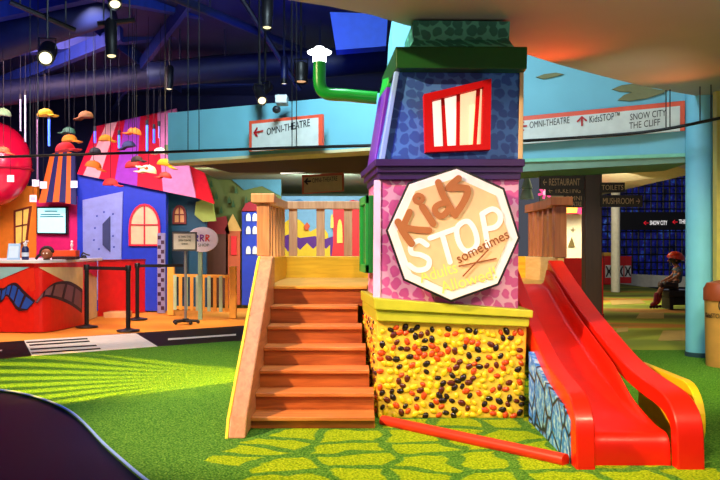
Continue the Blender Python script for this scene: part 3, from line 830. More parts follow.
# lighting tracks
for a, b, lab in [(W(10, 2, 10.5), W(75, 30, 11), 'black lighting track carrying the large round spotlight'), (W(240, -4, 11.6), W(300, 90, 12.2), 'black lighting track carrying the pair of lit spotlights'), (W(98, 24, 10.9), W(135, 20, 10.9), 'short black lighting track over the slim downlight can')]:
    t = thing('lighting_track', lab, 'lighting track', a, 'lighting tracks under the ceiling')
    bm = bmn(); tube(bm, [a, b], .035, 8); obj('track', bm, blackm, t)
    for f in (.15, .85):
        p = a.lerp(b, f); obj('hanging_rod', q(tube, [p, V(p.x, p.y, max(4.7, p.z + .1))], .01, 6), blackm, t)
# camera under the bulkhead
t = thing('security_camera', 'small white security camera on the aqua bulkhead above the direction sign', 'camera', W(279, 105, 10.1))
bm = bmn(); ball(bm, W(276.5, 109.5, 9.72), .05, (1, 1, .9)); obj('dome', bm, M('#20242c', .2), t, smooth=True)
bm = bmn(); box(bm, *[W(275, 0, 9.7).x, W(287, 0, 9.7).x], 9.7, 9.95, W(0, 107, 10).z, W(0, 99, 10).z, .01); obj('camera_body', bm, M('#b8c4cc', .4), t)

# long black lighting rail in front of the bulkhead
rail = thing('hanging_rail', 'long thin black rail hung in front of the aqua bulkhead across the whole hall', 'rail', W(300, 147, 9.3))
def rl(px, py, Y): return W(px, py, Y)
bm = bmn(); tube(bm, smooth_path([rl(-40, 158.5, 11.2), rl(60, 155, 10.9), rl(180, 151.5, 10.4), rl(280, 148, 9.6), rl(372, 145.5, 9.1), rl(450, 143.5, 9.1), rl(520, 141, 9.5), rl(600, 136, 9.5), rl(660, 130, 9.2), rl(730, 116, 8.7)], 5), .017, 8)
obj('rail_bar', bm, blackm, rail, smooth=50)
bm = bmn()
for px, py, Y in ((30, 156, 11.0), (38, 155.7, 11), (188, 151.2, 10.35), (199, 150.8, 10.3), (292, 147.6, 9.5), (296.5, 147.5, 9.5), (666, 129, 9.15), (670, 128.5, 9.12), (700, 122, 8.95), (711, 120, 8.85)):
    p = rl(px, py, Y); tube(bm, [p, V(p.x, p.y, 4.72 if px < 500 else (3.75 if px < 690 else 2.92))], .006, 6)
obj('hanging_cable', bm, blackm, rail)

# ================================================================== DIRECTION SIGNS
def arrow(bm, c, L, h, th, u, v):
    c = Vector(c); u = Vector(u); v = Vector(v); n = u.cross(v)
    def P(a, b): return c + u * a + v * b + n * .004
    stroke(bm, [P(-L / 2, 0), P(L / 2, 0)], th, n, .003)
    stroke(bm, [P(-L / 2 + h / 2, h / 2), P(-L / 2, 0), P(-L / 2 + h / 2, -h / 2)], th, n, .003)
def quad_sign(name, label, outer, inner, Ya, Yb, mats, contents, group=None, depth=.04):
    """panel between px x0 (distance Ya) and px x1 (distance Yb)"""
    x0 = min(p[0] for p in outer); x1 = max(p[0] for p in outer)
    A0 = (x0 - CX) * Ya / F; B0 = (x1 - CX) * Yb / F
    def Pt(x, y, d=0):
        # intersect the viewing column with the sign's plane
        k = (x - CX) / F
        t = (A0 - k * Ya) / (k * (Yb - Ya) - (B0 - A0))
        Y = Ya + (Yb - Ya) * t
        return W(x, y, Y) + nrm * d
    nrm = V(0, 0, 0)
    u = (V(B0, Yb, 0) - V(A0, Ya, 0)).normalized(); nr = u.cross(V(0, 0, 1)); nrm = nr
    t = thing(name, label, 'sign', Pt((x0 + x1) / 2, max(p[1] for p in outer)), group)
    bm = bmn(); prism(bm, [Pt(*p) for p in outer], -nr * depth, .003); obj('sign_frame', bm, mats[0], t)
    bm = bmn(); prism(bm, [Pt(*p, .008) for p in inner], -nr * .012); obj('sign_face', bm, mats[1], t)
    for kind, s, c, w, h, m, ang in contents:
        bm = bmn(); d = (Yb + Ya) / 2 / F
        d = (Pt(c[0] + 3, c[1]) - Pt(c[0] - 3, c[1])).length / 6; dh = (Pt(c[0], c[1] + 3) - Pt(c[0], c[1] - 3)).length / 6
        uu_ = (u * math.cos(ang) + V(0, 0, 1) * math.sin(ang)).normalized(); vv_ = V(0, 0, 1)
        if kind == 'text': text(bm, s, Pt(*c, .009), w * d, h * dh, uu_, vv_, .004, .0)
        elif kind == 'left': arrow(bm, Pt(*c, .009), w * d, h * dh, 1.8 * dh, uu_, vv_)
        elif kind == 'up': arrow(bm, Pt(*c, .009), w * dh, h * d, 1.8 * dh, V(0, 0, -1), uu_)
        obj('lettering' if kind == 'text' else 'arrow', bm, m, t)
    return t
orange = M('#e2563a', .45); plate = M('#cfd6d2', .45); ink = M('#14181c', .5); redarrow = M('#b01420', .5)
quad_sign('direction_sign', 'orange-framed white OMNI-THEATRE sign with a left arrow on the aqua bulkhead by the periscope pipe',
          [(249, 151.5), (322, 147), (322, 114), (249, 121)], [(252.3, 151.2), (318.5, 147.2), (318.5, 117.7), (252.3, 124)], 10.2, 9.55, [orange, plate],
          [('left', '', (259.5, 132), 8.5, 8, redarrow, .07), ('text', 'OMNI-THEATRE', (288.5, 127.3), 43, 7.2, ink, .085)])
quad_sign('direction_sign', 'wide orange-framed direction sign reading OMNI-THEATRE, KidsSTOP, SNOW CITY and THE CLIFF beside the tower',
          [(500, 146), (685, 130.5), (685, 100.5), (500, 118.5)], [(504, 145.7), (680, 131), (680, 106), (504, 122.5)], 10.30, 9.62, [orange, plate],
          [('left', '', (523, 126.5), 7, 8, redarrow, .07), ('text', 'OMNI-THEATRE', (549.5, 122.6), 40, 6.6, ink, .085), ('up', '', (582, 121.3), 8.5, 8.5, redarrow, .07),
           ('text', 'KidsSTOP\u2122', (604.5, 117.5), 30, 7.2, ink, .085), ('text', 'SNOW CITY', (648, 115), 36, 6.6, ink, .085), ('text', 'THE CLIFF', (644.5, 124), 31, 6.6, ink, .085)])
hs_ = quad_sign('direction_sign', 'small orange-framed OMNI-THEATRE sign hanging in the dim passage behind the deck railing',
          [(302, 194), (343.5, 191), (343.5, 172.5), (302, 175)], [(304, 193), (342, 190.3), (342, 175), (304, 177.3)], 14.2, 14.0, [M('#c05a3a', .5), M('#b3a672', .5)],
          [('left', '', (308, 181.5), 5.5, 5, ink, .05), ('text', 'OMNI-THEATRE', (325, 179.6), 25, 4.6, ink, .06)])
for px in (307, 338): p = W(px, 174, 14.12); obj('hanging_rod', q(tube, [p, V(p.x, p.y, 2.62)], .008, 6), blackm, hs_)

# ================================================================== LEFT BACK: RECEPTION CORNER
bm = bmn(); box(bm, -14, -1.8, 19.4, 19.5, -.06, 4.75); struct('wall_back', bm, M('#101a50', .7))
bm = bmn(); box(bm, -14, -13.9, 6, 19.5, -.06, 4.75); struct('wall_left', bm, M('#2a1050', .7))
YW = 16.4
# orange wall
bm = bmn(); panel(bm, [(-80, 300), (37, 300), (37, 186), (-80, 186)], YW, .12); ow = struct('wall_orange', bm, M('#f08a1c', .6))
def framed_window(name, label, outer, inner, Y, fm, pm, bars, group=None):
    t = thing(name, label, 'window', W(sum(p[0] for p in outer) / len(outer), max(p[1] for p in outer), Y), group)
    bm = bmn(); ringed(bm, outer, inner, Y - .05, .06); obj('window_frame', bm, fm, t)
    bm = bmn(); panel(bm, inner, Y - .03, .025); obj('pane', bm, pm, t)
    if bars:
        bm = bmn()
        for a in bars: panel(bm, a, Y - .045, .03)
        obj('glazing_bar', bm, fm, t)
    return t
framed_window('toy_window', 'crooked brown-framed yellow window on the orange reception wall', [(14, 247), (26.5, 242.5), (31, 206), (13.5, 210.5)], [(15.5, 244.5), (25.3, 240.8), (29, 208.3), (15.2, 212)], YW, M('#7a2c1c', .5), M('#f5d060', .4, emit=.25),
              [[(21.3, 243), (22.3, 242.6), (23.2, 209.5), (22.2, 210)], [(14.8, 226), (28, 223.5), (28, 225), (14.8, 227.5)]])
bm = bmn(); panel(bm, [(36.5, 308), (77.5, 308), (77.5, 196), (36.5, 200)], YW - .06, .12); struct('wall_magenta', bm, M('#e0106a', .55))
# awning of orange and navy stripes
aw = thing('striped_awning', 'orange and navy striped awning fanning out over the reception screen', 'awning', W(58, 205, YW - .2))
tops = [(50, 155), (55, 153), (59, 152), (63, 151.5), (67, 152), (71, 153), (75, 155)]
bots = [(38.5, 203), (46, 202.5), (52.5, 202), (59, 202), (65.5, 203), (70.5, 204), (76, 205)]
cols = ['#e86a1c', '#141c5c', '#e86a1c', '#141c5c', '#e86a1c', '#141c5c']
for i in range(6):
    p = [W(*bots[i], YW - .5), W(*bots[i + 1], YW - .5), W(*tops[i + 1], YW - .1), W(*tops[i], YW - .1)]
    bm = bmn(); prism(bm, p, V(0, .05, .02)); obj('stripe', bm, M(cols[i], .6), aw)
# screen
tv = thing('wall_screen', 'lit pale cyan screen with a black frame on the magenta reception wall', 'screen', W(52, 233, YW - .2))
bm = bmn(); panel(bm, [(36.3, 234), (67.8, 234.5), (67.8, 206.3), (36.3, 206.6)], YW - .16, .08, .01); obj('screen_frame', bm, M('#12121c', .3), tv)
bm = bmn(); panel(bm, [(37.7, 232.6), (65.3, 233), (65.3, 208), (37.7, 208.2)], YW - .168, .02); scn = obj('display', bm, M('#a8ecee', .3, emit=1.0, var=.04), tv)
bm = bmn()
text(bm, 'WELCOME', W(51, 211.3, YW - .169), .22, .035, thick=.003)
for k in range(2): text(bm, 'today at the centre', W(49, 214.6 + k * 1.8, YW - .169), .3, .022, thick=.003)
obj('screen_text', bm, M('#2b6a78', .5), scn) if False else bm.free()
bm = bmn()
for x0, x1, y in ((45, 57, 211.2), (41, 60, 214.5), (40.5, 63, 216.6)): stroke(bm, [W(x0, y, YW - .169), W(x1, y, YW - .169)], .02, N, .003)
obj('screen_line', bm, M('#2b7a88', .5), scn)
# red dome
dome = thing('red_dome', 'huge glossy red dome bulging from the wall at the frame edge above the orange wall', 'dome', W(-6, 205, 15.6))
bm = bmn(); ball(bm, W(-8, 164, 15.8), .72, (1, .8, 1.1), u=32, v=20); obj('dome_shell', bm, M('#d8103c', .25, coat=.5), dome, smooth=True)
bm = bmn(); c = W(-8, 164, 15.8); tube(bm, [c + V(.73 * math.cos(a), .59 * math.sin(a), -.1) for a in [2 * math.pi * k / 40 for k in range(40)]], .02, 8, closed=True)
obj('dome_band', bm, M('#a0082c', .3), dome, smooth=True)

# blue house with striped roof
house = thing('blue_playhouse', 'bright blue playhouse front with a pink, red and purple striped roof under the hanging caps', 'playhouse', W(120, 310, YW))
bm = bmn(); panel(bm, [(77, 311), (166, 311), (166, 189), (77, 173)], YW - .12, .2, .01); obj('house_wall', bm, M('#1238c8', .5), house)
sb = [77, 83, 99, 114.5, 137, 163, 196]; stp = [95, 106, 117, 125, 140, 157, 176]
rc = ['#e0103c', '#f7b0b4', '#d40c34', '#a63cc4', '#c80c30', '#d880b4']
def rb(x): return 174 + (x - 77) * .20
def rt(x): return 126 - (x - 100) * .22
for i in range(6):
    p = [W(sb[i], rb(sb[i]), YW - .25), W(sb[i + 1], rb(sb[i + 1]), YW - .25), W(stp[i + 1], rt(stp[i + 1]), YW + .5), W(stp[i], rt(stp[i]), YW + .5)]
    bm = bmn(); prism(bm, p, V(0, .06, .03)); obj('roof_stripe', bm, M(rc[i], .6), house)
bm = bmn(); p = [W(196, rb(196), YW - .25), W(214, 204, YW - .25), W(200, 160, YW + .5), W(178, 150, YW + .5)]; prism(bm, p, V(0, .06, .03)); obj('roof_stripe', bm, M('#cc1428', .6), house)
bm = bmn(); panel(bm, [(83.5, 300), (120, 300), (122.7, 191.5), (82.5, 200)], YW - .16, .05); door = obj('house_door', bm, M('#8f9ee0', .5), house, label='lavender crooked door')
bm = bmn(); panel(bm, [(102.5, 245), (110, 252), (110, 216), (102.5, 224)], YW - .19, .04); panel(bm, [(104, 244), (108.5, 249), (108.5, 219), (104, 226)], YW - .2, .02)
obj('door_light', bm, M('#3a4470', .4), door, label='dark slanted door light')
bm = bmn()
for x, y in ((97, 216), (104, 212), (113, 214), (95, 228), (94, 240), (113, 236), (114, 247), (99, 249)): ball(bm, W(x, y, YW - .165), .022, (1, .3, 1), ico=1)
obj('door_stud', bm, M('#3448b0', .4), door, smooth=True)
def arch(x0, x1, yb, ytop, n=10):
    cx_ = (x0 + x1) / 2; rx = (x1 - x0) / 2; ys_ = yb - (yb - ytop) * .45
    return [(x0, yb), (x1, yb)] + [(cx_ + rx * math.cos(a), ys_ - (ys_ - ytop) * math.sin(a)) for a in [math.pi * k / n for k in range(n + 1)]]
def arched_window(parent, x0, x1, yb, yt, Y, fm, pm):
    bm = bmn(); o = arch(x0, x1, yb, yt); i_ = arch(x0 + 2, x1 - 2, yb - 1.8, yt + 2.2); ringed(bm, o, i_, Y - .05, .06)
    w = obj('arched_window', bm, fm, parent)
    bm = bmn(); panel(bm, i_, Y - .02, .02); obj('pane', bm, pm, w)
    bm = bmn(); cx_ = (x0 + x1) / 2; m_ = yb - (yb - yt) * .5
    panel(bm, [(cx_ - .6, yb - 1.5), (cx_ + .6, yb - 1.5), (cx_ + .6, yt + 2), (cx_ - .6, yt + 2)], Y - .045, .03); panel(bm, [(x0 + 1.5, m_ + .6), (x1 - 1.5, m_ + .6), (x1 - 1.5, m_ - .6), (x0 + 1.5, m_ - .6)], Y - .046, .03)
    obj('glazing_bar', bm, fm, w)
arched_window(house, 128.5, 160, 246, 203.5, YW - .12, M('#d8203c', .5), M('#f0d8a8', .4))
# teal house behind
teal = thing('teal_playhouse', 'dark teal painted house front with an amber arched window beside the blue playhouse', 'playhouse', W(185, 310, 16.8))
bm = bmn(); panel(bm, [(160, 308), (206, 308), (206, 190), (160, 190)], 16.8, .12); obj('house_wall', bm, M('#0e4a64', .55), teal)
arched_window(teal, 172.5, 186, 224, 205, 16.8, M('#7a2a24', .5), M('#e8b070', .4))
bm = bmn(); panel(bm, [(172, 295), (188, 295), (188, 231), (172, 231)], 16.75, .06); obj('doorway', bm, M('#0a2a3c', .5), teal)
bm = bmn(); panel(bm, [(194.5, 215), (203, 222), (216, 221), (212, 197), (196, 202)], 16.72, .05); obj('notice', bm, M('#8fa64a', .6), teal, label='olive square notice with a red mark')

# green mural wall
bm = bmn(); panel(bm, [(196, 312), (281, 312), (281, 140), (196, 140)], 17.4, .12); struct('wall_mural', bm, M('#4c5c28', .7, var=.25, scale=1.2))
mur = thing('painted_village', 'row of little painted houses on the green mural wall behind the picket fence', 'mural', W(235, 300, 17.3))
def mp(name, pts, colr, lab=None, Y=17.3, d=.05, par=None):
    bm = bmn(); panel(bm, pts, Y, d); return obj(name, bm, M(colr, .6), par or mur, label=lab)
mp('painted_sky', [(214, 168), (281, 174), (281, 196), (262, 186), (244, 190), (230, 178)], '#2f6a7c', Y=17.36, d=.03)
mp('painted_roof', [(205, 234), (230, 234), (226, 216), (209, 219)], '#7a1c24', 'dark red roof of the brown house')
mp('painted_house', [(207, 305), (228, 305), (228, 234), (207, 234)], '#4a2a1c')
mp('painted_roof', [(224, 231), (241.5, 231), (232.5, 214)], '#c09a52', 'straw coloured pointed roof')
h2 = mp('painted_house', [(226, 305), (240, 305), (240, 231), (226, 231)], '#a8522a')
mp('painted_door', [(231, 255), (236.5, 255), (236.5, 236), (231, 236)], '#c41c20', Y=17.27, d=.03)
mp('painted_roof', [(241, 212), (262, 212), (258, 199), (246, 203)], '#8c1428', 'red roof of the blue house')
mp('painted_house', [(242, 305), (262, 305), (262, 211), (242, 211)], '#1c3cae')
for y in (221, 234, 254):
    for x in (246, 252.5): mp('painted_window', arch(x, x + 4.5, y, y - 8, 6), '#cfe0d8', Y=17.27, d=.03)
for k, (x, y) in enumerate([(211, 180), (216, 192), (229, 196), (233, 200), (236, 186), (221, 206), (246, 196), (205, 196)]):
    mp('painted_tree', [(x - 1.8, y + 7), (x + 1.8, y + 7), (x, y)], '#1f4a28')

# room behind the deck
bm = bmn(); box(bm, -3.2, 2.2, 21.9, 22, -.06, 2.7); struct('wall_passage', bm, M('#5f7a66', .7))
bm = bmn(); prism(bm, [V(-2.35, 11.65, 2.39), V(.3, 9.98, 2.39), V(.7, 9.98, 2.39), V(.7, 13.2, 2.39), V(-2.0, 13.2, 2.39)], V(0, 0, .12)); struct('ceiling_passage', bm, M('#16161a', .8))
bm = bmn(); box(bm, -2.9, 2.6, 12.6, 22, 2.62, 2.75); struct('ceiling_corridor', bm, M('#5a6a56', .8))
t = thing('tube_light', 'long white tube light under the passage ceiling behind the tower', 'light', W(320, 172, 13.2))
bm = bmn(); tube(bm, [W(281, 172.2, 13.4), W(362, 167.5, 13.0)], .03, 10); obj('tube', bm, M('#f6f4ea', .3, emit=1.4, var=.02), t, smooth=True)
bm = bmn(); hexa(bm, [W(281, 171, 13.4), W(362, 166, 13.0), W(362, 163.5, 13.0), W(281, 169, 13.4)], [W(281, 171, 13.4) + V(0, .06, 0), W(362, 166, 13) + V(0, .06, 0), W(362, 163.5, 13) + V(0, .06, 0), W(281, 169, 13.4) + V(0, .06, 0)])
for px in (290, 350): p = W(px, 168, 13.2); tube(bm, [p, V(p.x, p.y + .03, 2.64)], .01, 6)
obj('hanging_fitting', bm, M('#c8ccc4', .4), t)
mm = thing('garden_mural', 'bright garden mural board with yellow bushes and a red house seen through the deck balusters', 'mural', W(330, 290, 19))
def mq(name, pts, colr, Y=19.0, lab=None, d=.05):
    bm = bmn(); panel(bm, pts, Y, d); return obj(name, bm, M(colr, .6), mm, label=lab)
mq('mural_board', [(270, 300), (372, 300), (372, 196), (270, 196)], '#7cb8d8', 19.1)
mq('painted_bush', [(270, 240)] + [(276 + 34 * k / 10, 238 - 20 * math.sin(math.pi * (k + .8) / 12)) for k in range(11)] + [(322, 225), (328, 234), (330, 300), (270, 300)], '#f2cc1c', 19.03, 'yellow round bush')
mq('painted_hills', [(278, 238), (290, 234), (300, 238), (315, 236), (322, 240), (334, 236), (342, 232), (342, 300), (278, 300)], '#5a1c84', 18.98, 'purple hedge')
mq('painted_flowers', [(278, 300), (278, 252), (284, 246), (288, 252), (294, 244), (300, 250), (307, 243), (313, 249), (320, 243), (326, 249), (330, 245), (331, 300)], '#e8c81c', 18.93, 'yellow spiky flowers')
mq('painted_house', [(326, 300), (333, 245), (333, 207), (352, 200), (372, 203), (372, 300)], '#e02c2c', 18.95, 'red crooked house')
mq('painted_window', arch(337, 342.5, 243, 219, 6), '#f0dc60', 18.9); mq('painted_window', arch(330.5, 333.5, 228, 214, 6), '#f0dc60', 18.9)
mq('painted_leaf', [(304, 226), (307, 222), (310, 226), (308, 230), (305, 230)], '#d8541c', 18.9)
mq('painted_cloud', [(283, 206), (290, 201), (300, 199), (308, 203), (312, 208)], '#4a90c0', 18.9)

# reception counter
ct = thing('reception_counter', 'red curved reception counter with a film strip graphic and white top', 'counter', W(40, 332, 12.4))
cp = [(p.x, p.y) for p in smooth_path([V(-90, 331.5, 0), V(0, 332, 0), V(34, 332.4, 0), V(48, 331.6, 0), V(60, 329.8, 0), V(72, 327.2, 0), V(83, 324.5, 0)], 4)]
def Yc(px):
    g = [(a, 1037 / (b - 248)) for a, b in cp]
    return lerp_tab(g, px)
def cf(px, py, off=.012): p = W(px, py, Yc(px)); return V(p.x, p.y - off, p.z)
gpts = [G(x, y) for x, y in cp]
beige = [G(90, 319.5), G(97, 317)]
wallp = gpts + beige
bm = bmn()
for a, b in zip(gpts, gpts[1:]): hexa(bm, [a, b, b + V(0, 0, 1.0), a + V(0, 0, 1.0)], [a + V(0, .25, 0), b + V(-.08, .25, 0), b + V(-.08, .25, 1.0), a + V(0, .25, 1.0)])
front = obj('counter_front', bm, M('#d81a10', .4), ct)
bm = bmn()
for a, b in ((gpts[-1], beige[0]), (beige[0], beige[1])): hexa(bm, [a, b, b + V(0, 0, 1.0), a + V(0, 0, 1.0)], [a + V(-.2, .1, 0), b + V(-.2, .1, 0), b + V(-.2, .1, 1.0), a + V(-.2, .1, 1.0)])
obj('end_panel', bm, M('#d8c08a', .45), ct, label='cream end panel')
top = [p + V(0, -.07, 1.0) for p in gpts] + [beige[0] + V(.08, 0, 1.0), beige[1] + V(.1, 0, 1.0), beige[1] + V(-1.4, .3, 1.0), V(-6.5, 13.2, 1.0)]
bm = bmn(); prism(bm, top, V(0, 0, .045), .006); obj('counter_top', bm, M('#dfe4ea', .3), ct)
def cpoly(pts, off, d=.006):
    return [cf(x, y, off) for x, y in pts]
def cshape(name, pts, colr, off, lab=None):
    bm = bmn(); prism(bm, cpoly(pts, off), V(0, .006, 0)); return obj(name, bm, M(colr, .45), front, label=lab)
cshape('graphic_triangle', [(0, 279.5), (0, 267), (30, 267)], '#8fc4d0', .010, 'pale cyan triangle'); 
cshape('graphic_triangle', [(0, 300), (0, 280), (34, 267), (36, 290)], '#dc2c14', .012, 'orange-red wedge')
bm = bmn()
for k in range(22):
    x0 = 39 + k * 2; x1 = x0 + 2
    prism(bm, cpoly([(x0, 267.2), (x1, 267.2), (x1, 267.5 + (x1 - 39) * .52), (x0, 267.5 + (x0 - 39) * .52)], .012), V(0, .006, 0))
obj('graphic_wedge', bm, M('#d8c08a', .45), front, label='cream wedge')
bm = bmn(); e0, e1 = gpts[-1], beige[0]
prism(bm, [e0 + V(.012, -.03, .98), beige[1] + V(.012, -.03, .98), beige[1] + V(.012, -.03, .70), e0.lerp(e1, .5) + V(.012, -.03, .84)], V(.006, -.004, 0)); obj('graphic_triangle', bm, M('#d81a10', .4), ct, label='red triangle on the cream end')
def strip(name, topc, botc, colr, fcol, n, lab, off):
    """film strip: dark band with coloured frames"""
    bm = bmn(); T = smooth_path([V(x, y, 0) for x, y in topc], 6); Bt = smooth_path([V(x, y, 0) for x, y in botc], 6)
    for i in range(len(T) - 1):
        prism(bm, cpoly([(Bt[i].x, Bt[i].y), (Bt[i + 1].x, Bt[i + 1].y), (T[i + 1].x, T[i + 1].y), (T[i].x, T[i].y)], off), V(0, .006, 0))
    o = obj(name, bm, M('#2c1626', .45), front, label=lab)
    m_ = len(T) - 1
    for k in range(n):
        i0 = m_ * (k + .12) / n; i1 = m_ * (k + .88) / n
        def at(L, f): i = min(int(f), m_ - 1); return L[i].lerp(L[i + 1], f - i)
        bm = bmn(); NS = 6
        for j in range(NS):
            q4 = []
            for f, g in ((i0 + (i1 - i0) * j / NS, .16), (i0 + (i1 - i0) * (j + 1) / NS, .16), (i0 + (i1 - i0) * (j + 1) / NS, .84), (i0 + (i1 - i0) * j / NS, .84)):
                p = at(Bt, f).lerp(at(T, f), g); q4.append((p.x, p.y))
            prism(bm, cpoly(q4, off + .006), V(0, .005, 0))
        obj('film_frame', bm, M(fcol, .4), o)
    return o
strip('film_strip', [(-4, 287), (4, 288), (10, 284), (17, 283), (25, 291), (36, 301)], [(-4, 302), (2, 302), (7, 296), (12, 302), (18, 310), (27, 310.5)], '', '#2450b8', 6, 'blue film strip', .022)
strip('film_strip', [(36, 302), (46, 290), (56, 282.5), (68, 281), (76, 284), (83, 289)], [(38, 303.5), (44, 297), (52, 297.5), (63, 301), (73, 306), (82.5, 313)], '', '#7a5058', 5, 'brown film strip', .034)
# red low wall beyond the counter
lw = thing('low_red_wall', 'plain red low partition beyond the cream end of the reception counter', 'partition', G(122, 315))
bm = bmn(); a, b = G(98, 316.5), G(147, 311.5); hexa(bm, [a, b, b + V(0, 0, .98), a + V(0, 0, .98)], [a + V(0, .15, 0), b + V(0, .15, 0), b + V(0, .15, .98), a + V(0, .15, .98)]); obj('partition_panel', bm, M('#d01410', .45), lw)
bm = bmn(); hexa(bm, [a + V(0, -.03, .98), b + V(0, -.03, .98), b + V(0, -.03, 1.01), a + V(0, -.03, 1.01)], [a + V(0, .17, .98), b + V(0, .17, .98), b + V(0, .17, 1.01), a + V(0, .17, 1.01)]); obj('partition_cap', bm, M('#8a1010', .4), lw)
bm = bmn(); box(bm, G(113, 315).x, G(135, 315).x, 14.9, 15.3, -.01, .09, .008)
tag(obj('floor_box', bm, M('#d8a070', .6)), 'low pale box on the carpet in front of the red partition', 'box')
# things on the counter
CT = 1.046
def ctop(px): Y = Yc(px) + .12; return V((px - CX) * Y / F, Y, CT)
p = ctop(13); s = p.y / F
t = thing('card_stand', 'pale blue card in a stand on the reception counter near the frame edge', 'card stand', p)
bm = bmn(); hexa(bm, [p + V(-6.5 * s, 0, 0), p + V(6.5 * s, 0, 0), p + V(6 * s, .05, .24), p + V(-6 * s, .05, .24)], [p + V(-6.5 * s, .02, 0), p + V(6.5 * s, .02, 0), p + V(6 * s, .07, .24), p + V(-6 * s, .07, .24)], .003); obj('card', bm, M('#9cc4e8', .4), t)
bm = bmn(); hexa(bm, [p + V(-5 * s, -.0, .03), p + V(5 * s, -.0, .03), p + V(4.6 * s, .036, .20), p + V(-4.6 * s, .036, .20)], [p + V(-5 * s, .01, .03), p + V(5 * s, .01, .03), p + V(4.6 * s, .046, .20), p + V(-4.6 * s, .046, .20)]); obj('card_face', bm, M('#c4e0f4', .4), t)
bm = bmn(); box(bm, p.x - .05, p.x + .05, p.y + .02, p.y + .12, p.z, p.z + .012); obj('stand_foot', bm, M('#e0e4e8', .4), t)
p = ctop(25.3)
t = thing('sanitiser_bottle', 'dark blue bottle with a white cap on the counter beside the pale card', 'bottle', p)
bm = bmn(); lathe(bm, [(.045, 0), (.05, .01), (.05, .17), (.03, .2)], p, 18); b_ = obj('bottle_body', bm, M('#16245c', .3), t, smooth=40)
bm = bmn(); lathe(bm, [(.051, .05), (.051, .11)], p, 18); obj('bottle_label', bm, M('#cfe0f0', .5), b_)
bm = bmn(); lathe(bm, [(.022, .2), (.022, .225), (.03, .23), (.03, .25), (.01, .255)], p, 14); tube(bm, [p + V(0, 0, .25), p + V(0, 0, .275), p + V(.05, 0, .275)], .008, 6); obj('bottle_cap', bm, M('#e8ecf0', .4), t, smooth=40)
p = ctop(42)
t = thing('display_globe', 'small brown round-faced ornament with dark curly hair on the counter below the screen', 'ornament', p)
bm = bmn(); ball(bm, p + V(.07, 0, .085), .085, (1, .8, .95)); o_ = obj('ornament_head', bm, M('#8a4c2c', .5), t, smooth=True)
bm = bmn()
for a in range(14): an = R(20 + a * 13); ball(bm, p + V(.07 + .085 * math.cos(an), .01, .10 + .08 * math.sin(an)), .03, ico=2)
tube(bm, smooth_path([p + V(-.09, 0, .012), p + V(-.06, 0, .05), p + V(-.01, 0, .09), p + V(.02, 0, .12)], 3), [.02] * 10, 8); obj('ornament_hair', bm, M('#1c1014', .6), o_, smooth=True)
bm = bmn(); ball(bm, p + V(.045, -.065, .095), .012, ico=1); ball(bm, p + V(.095, -.065, .095), .012, ico=1); obj('ornament_eye', bm, M('#f4f0e8', .3), o_, smooth=True)
bm = bmn(); lathe(bm, [(.05, 0), (.05, .012), (.02, .02)], p + V(.07, 0, 0), 14); obj('ornament_base', bm, M('#2c1a14', .4), t)
p = ctop(63)
t = thing('leaflet_tray', 'low orange-red leaflet tray on the counter right of the brown ornament', 'tray', p)
bm = bmn(); box(bm, p.x - .19, p.x + .19, p.y, p.y + .2, p.z + .045, p.z + .14, .006); obj('tray_body', bm, M('#e0481c', .45), t)
bm = bmn(); box(bm, p.x - .16, p.x + .19, p.y - .03, p.y + .2, p.z, p.z + .045, .004); obj('tray_base', bm, M('#301014', .45), t)
p = V(p.x + .10, p.y + .1, CT + .14)
t = thing('figurine', 'tiny white figurine standing on the leaflet tray', 'figurine', p)
bm = bmn(); lathe(bm, [(.03, 0), (.03, .008), (.012, .014), (.012, .05), (.022, .07), (.018, .1), (.008, .115)], p, 12); obj('figurine_body', bm, M('#f0d8e4', .4), t, smooth=40)
bm = bmn(); ball(bm, p + V(0, 0, .13), .02, ico=2); obj('figurine_head', bm, M('#f4e0e8', .4), t, smooth=True)
p = V(-4.68, 14.35, CT)
t = thing('desk_microphone', 'black bent desk microphone lying at the far end of the counter', 'microphone', V(p.x, p.y, CT))
bm = bmn(); tube(bm, smooth_path([p + V(-.03, 0, .02), p + V(.0, 0, .09), p + V(.05, 0, .07), p + V(.12, 0, .05)], 4), .013, 8); obj('stem', bm, blackm, t, smooth=True)
bm = bmn(); ball(bm, p + V(.02, 0, .03), .035, (1.2, 1, .8), ico=2); obj('head', bm, blackm, t, smooth=True)
bm = bmn(); box(bm, p.x - .05, p.x + .06, p.y - .04, p.y + .04, p.z, p.z + .02, .004); obj('base', bm, blackm, t)

# wall tags
for px, py, lab in [(10.5, 178.5, 'white square tag in front of the red dome'), (35.5, 183, 'white square tag left of a matching pair beside the awning'), (43.3, 185, 'white square tag right of a matching pair beside the awning'), (74, 184.3, 'white square tag at the awning edge nearest the blue playhouse'), (33, 198.5, 'white square tag hanging lowest, on the orange wall')]:
    p = W(px, py, 14.2 + (px * 7 % 5) * .06)
    t = thing('hanging_tag', lab, 'tag', p, 'white tags hanging under the caps')
    bm = bmn(); box(bm, p.x - .058, p.x + .058, p.y, p.y + .012, p.z - .058, p.z + .058, .002); o_ = obj('card', bm, M('#dfe2e8', .5), t)
    bm = bmn()
    for k in range(3): stroke(bm, [p + V(-.035, -.0, .025 - k * .022), p + V(.035, 0, .025 - k * .022)], .007, N, .002)
    obj('print_line', bm, M('#7a7c88', .5), o_)
    bm = bmn(); tube(bm, [p + V(0, .006, .058), V(p.x, p.y + .006, 4.71)], .003, 6); obj('cord', bm, M('#06070e', .8), t)

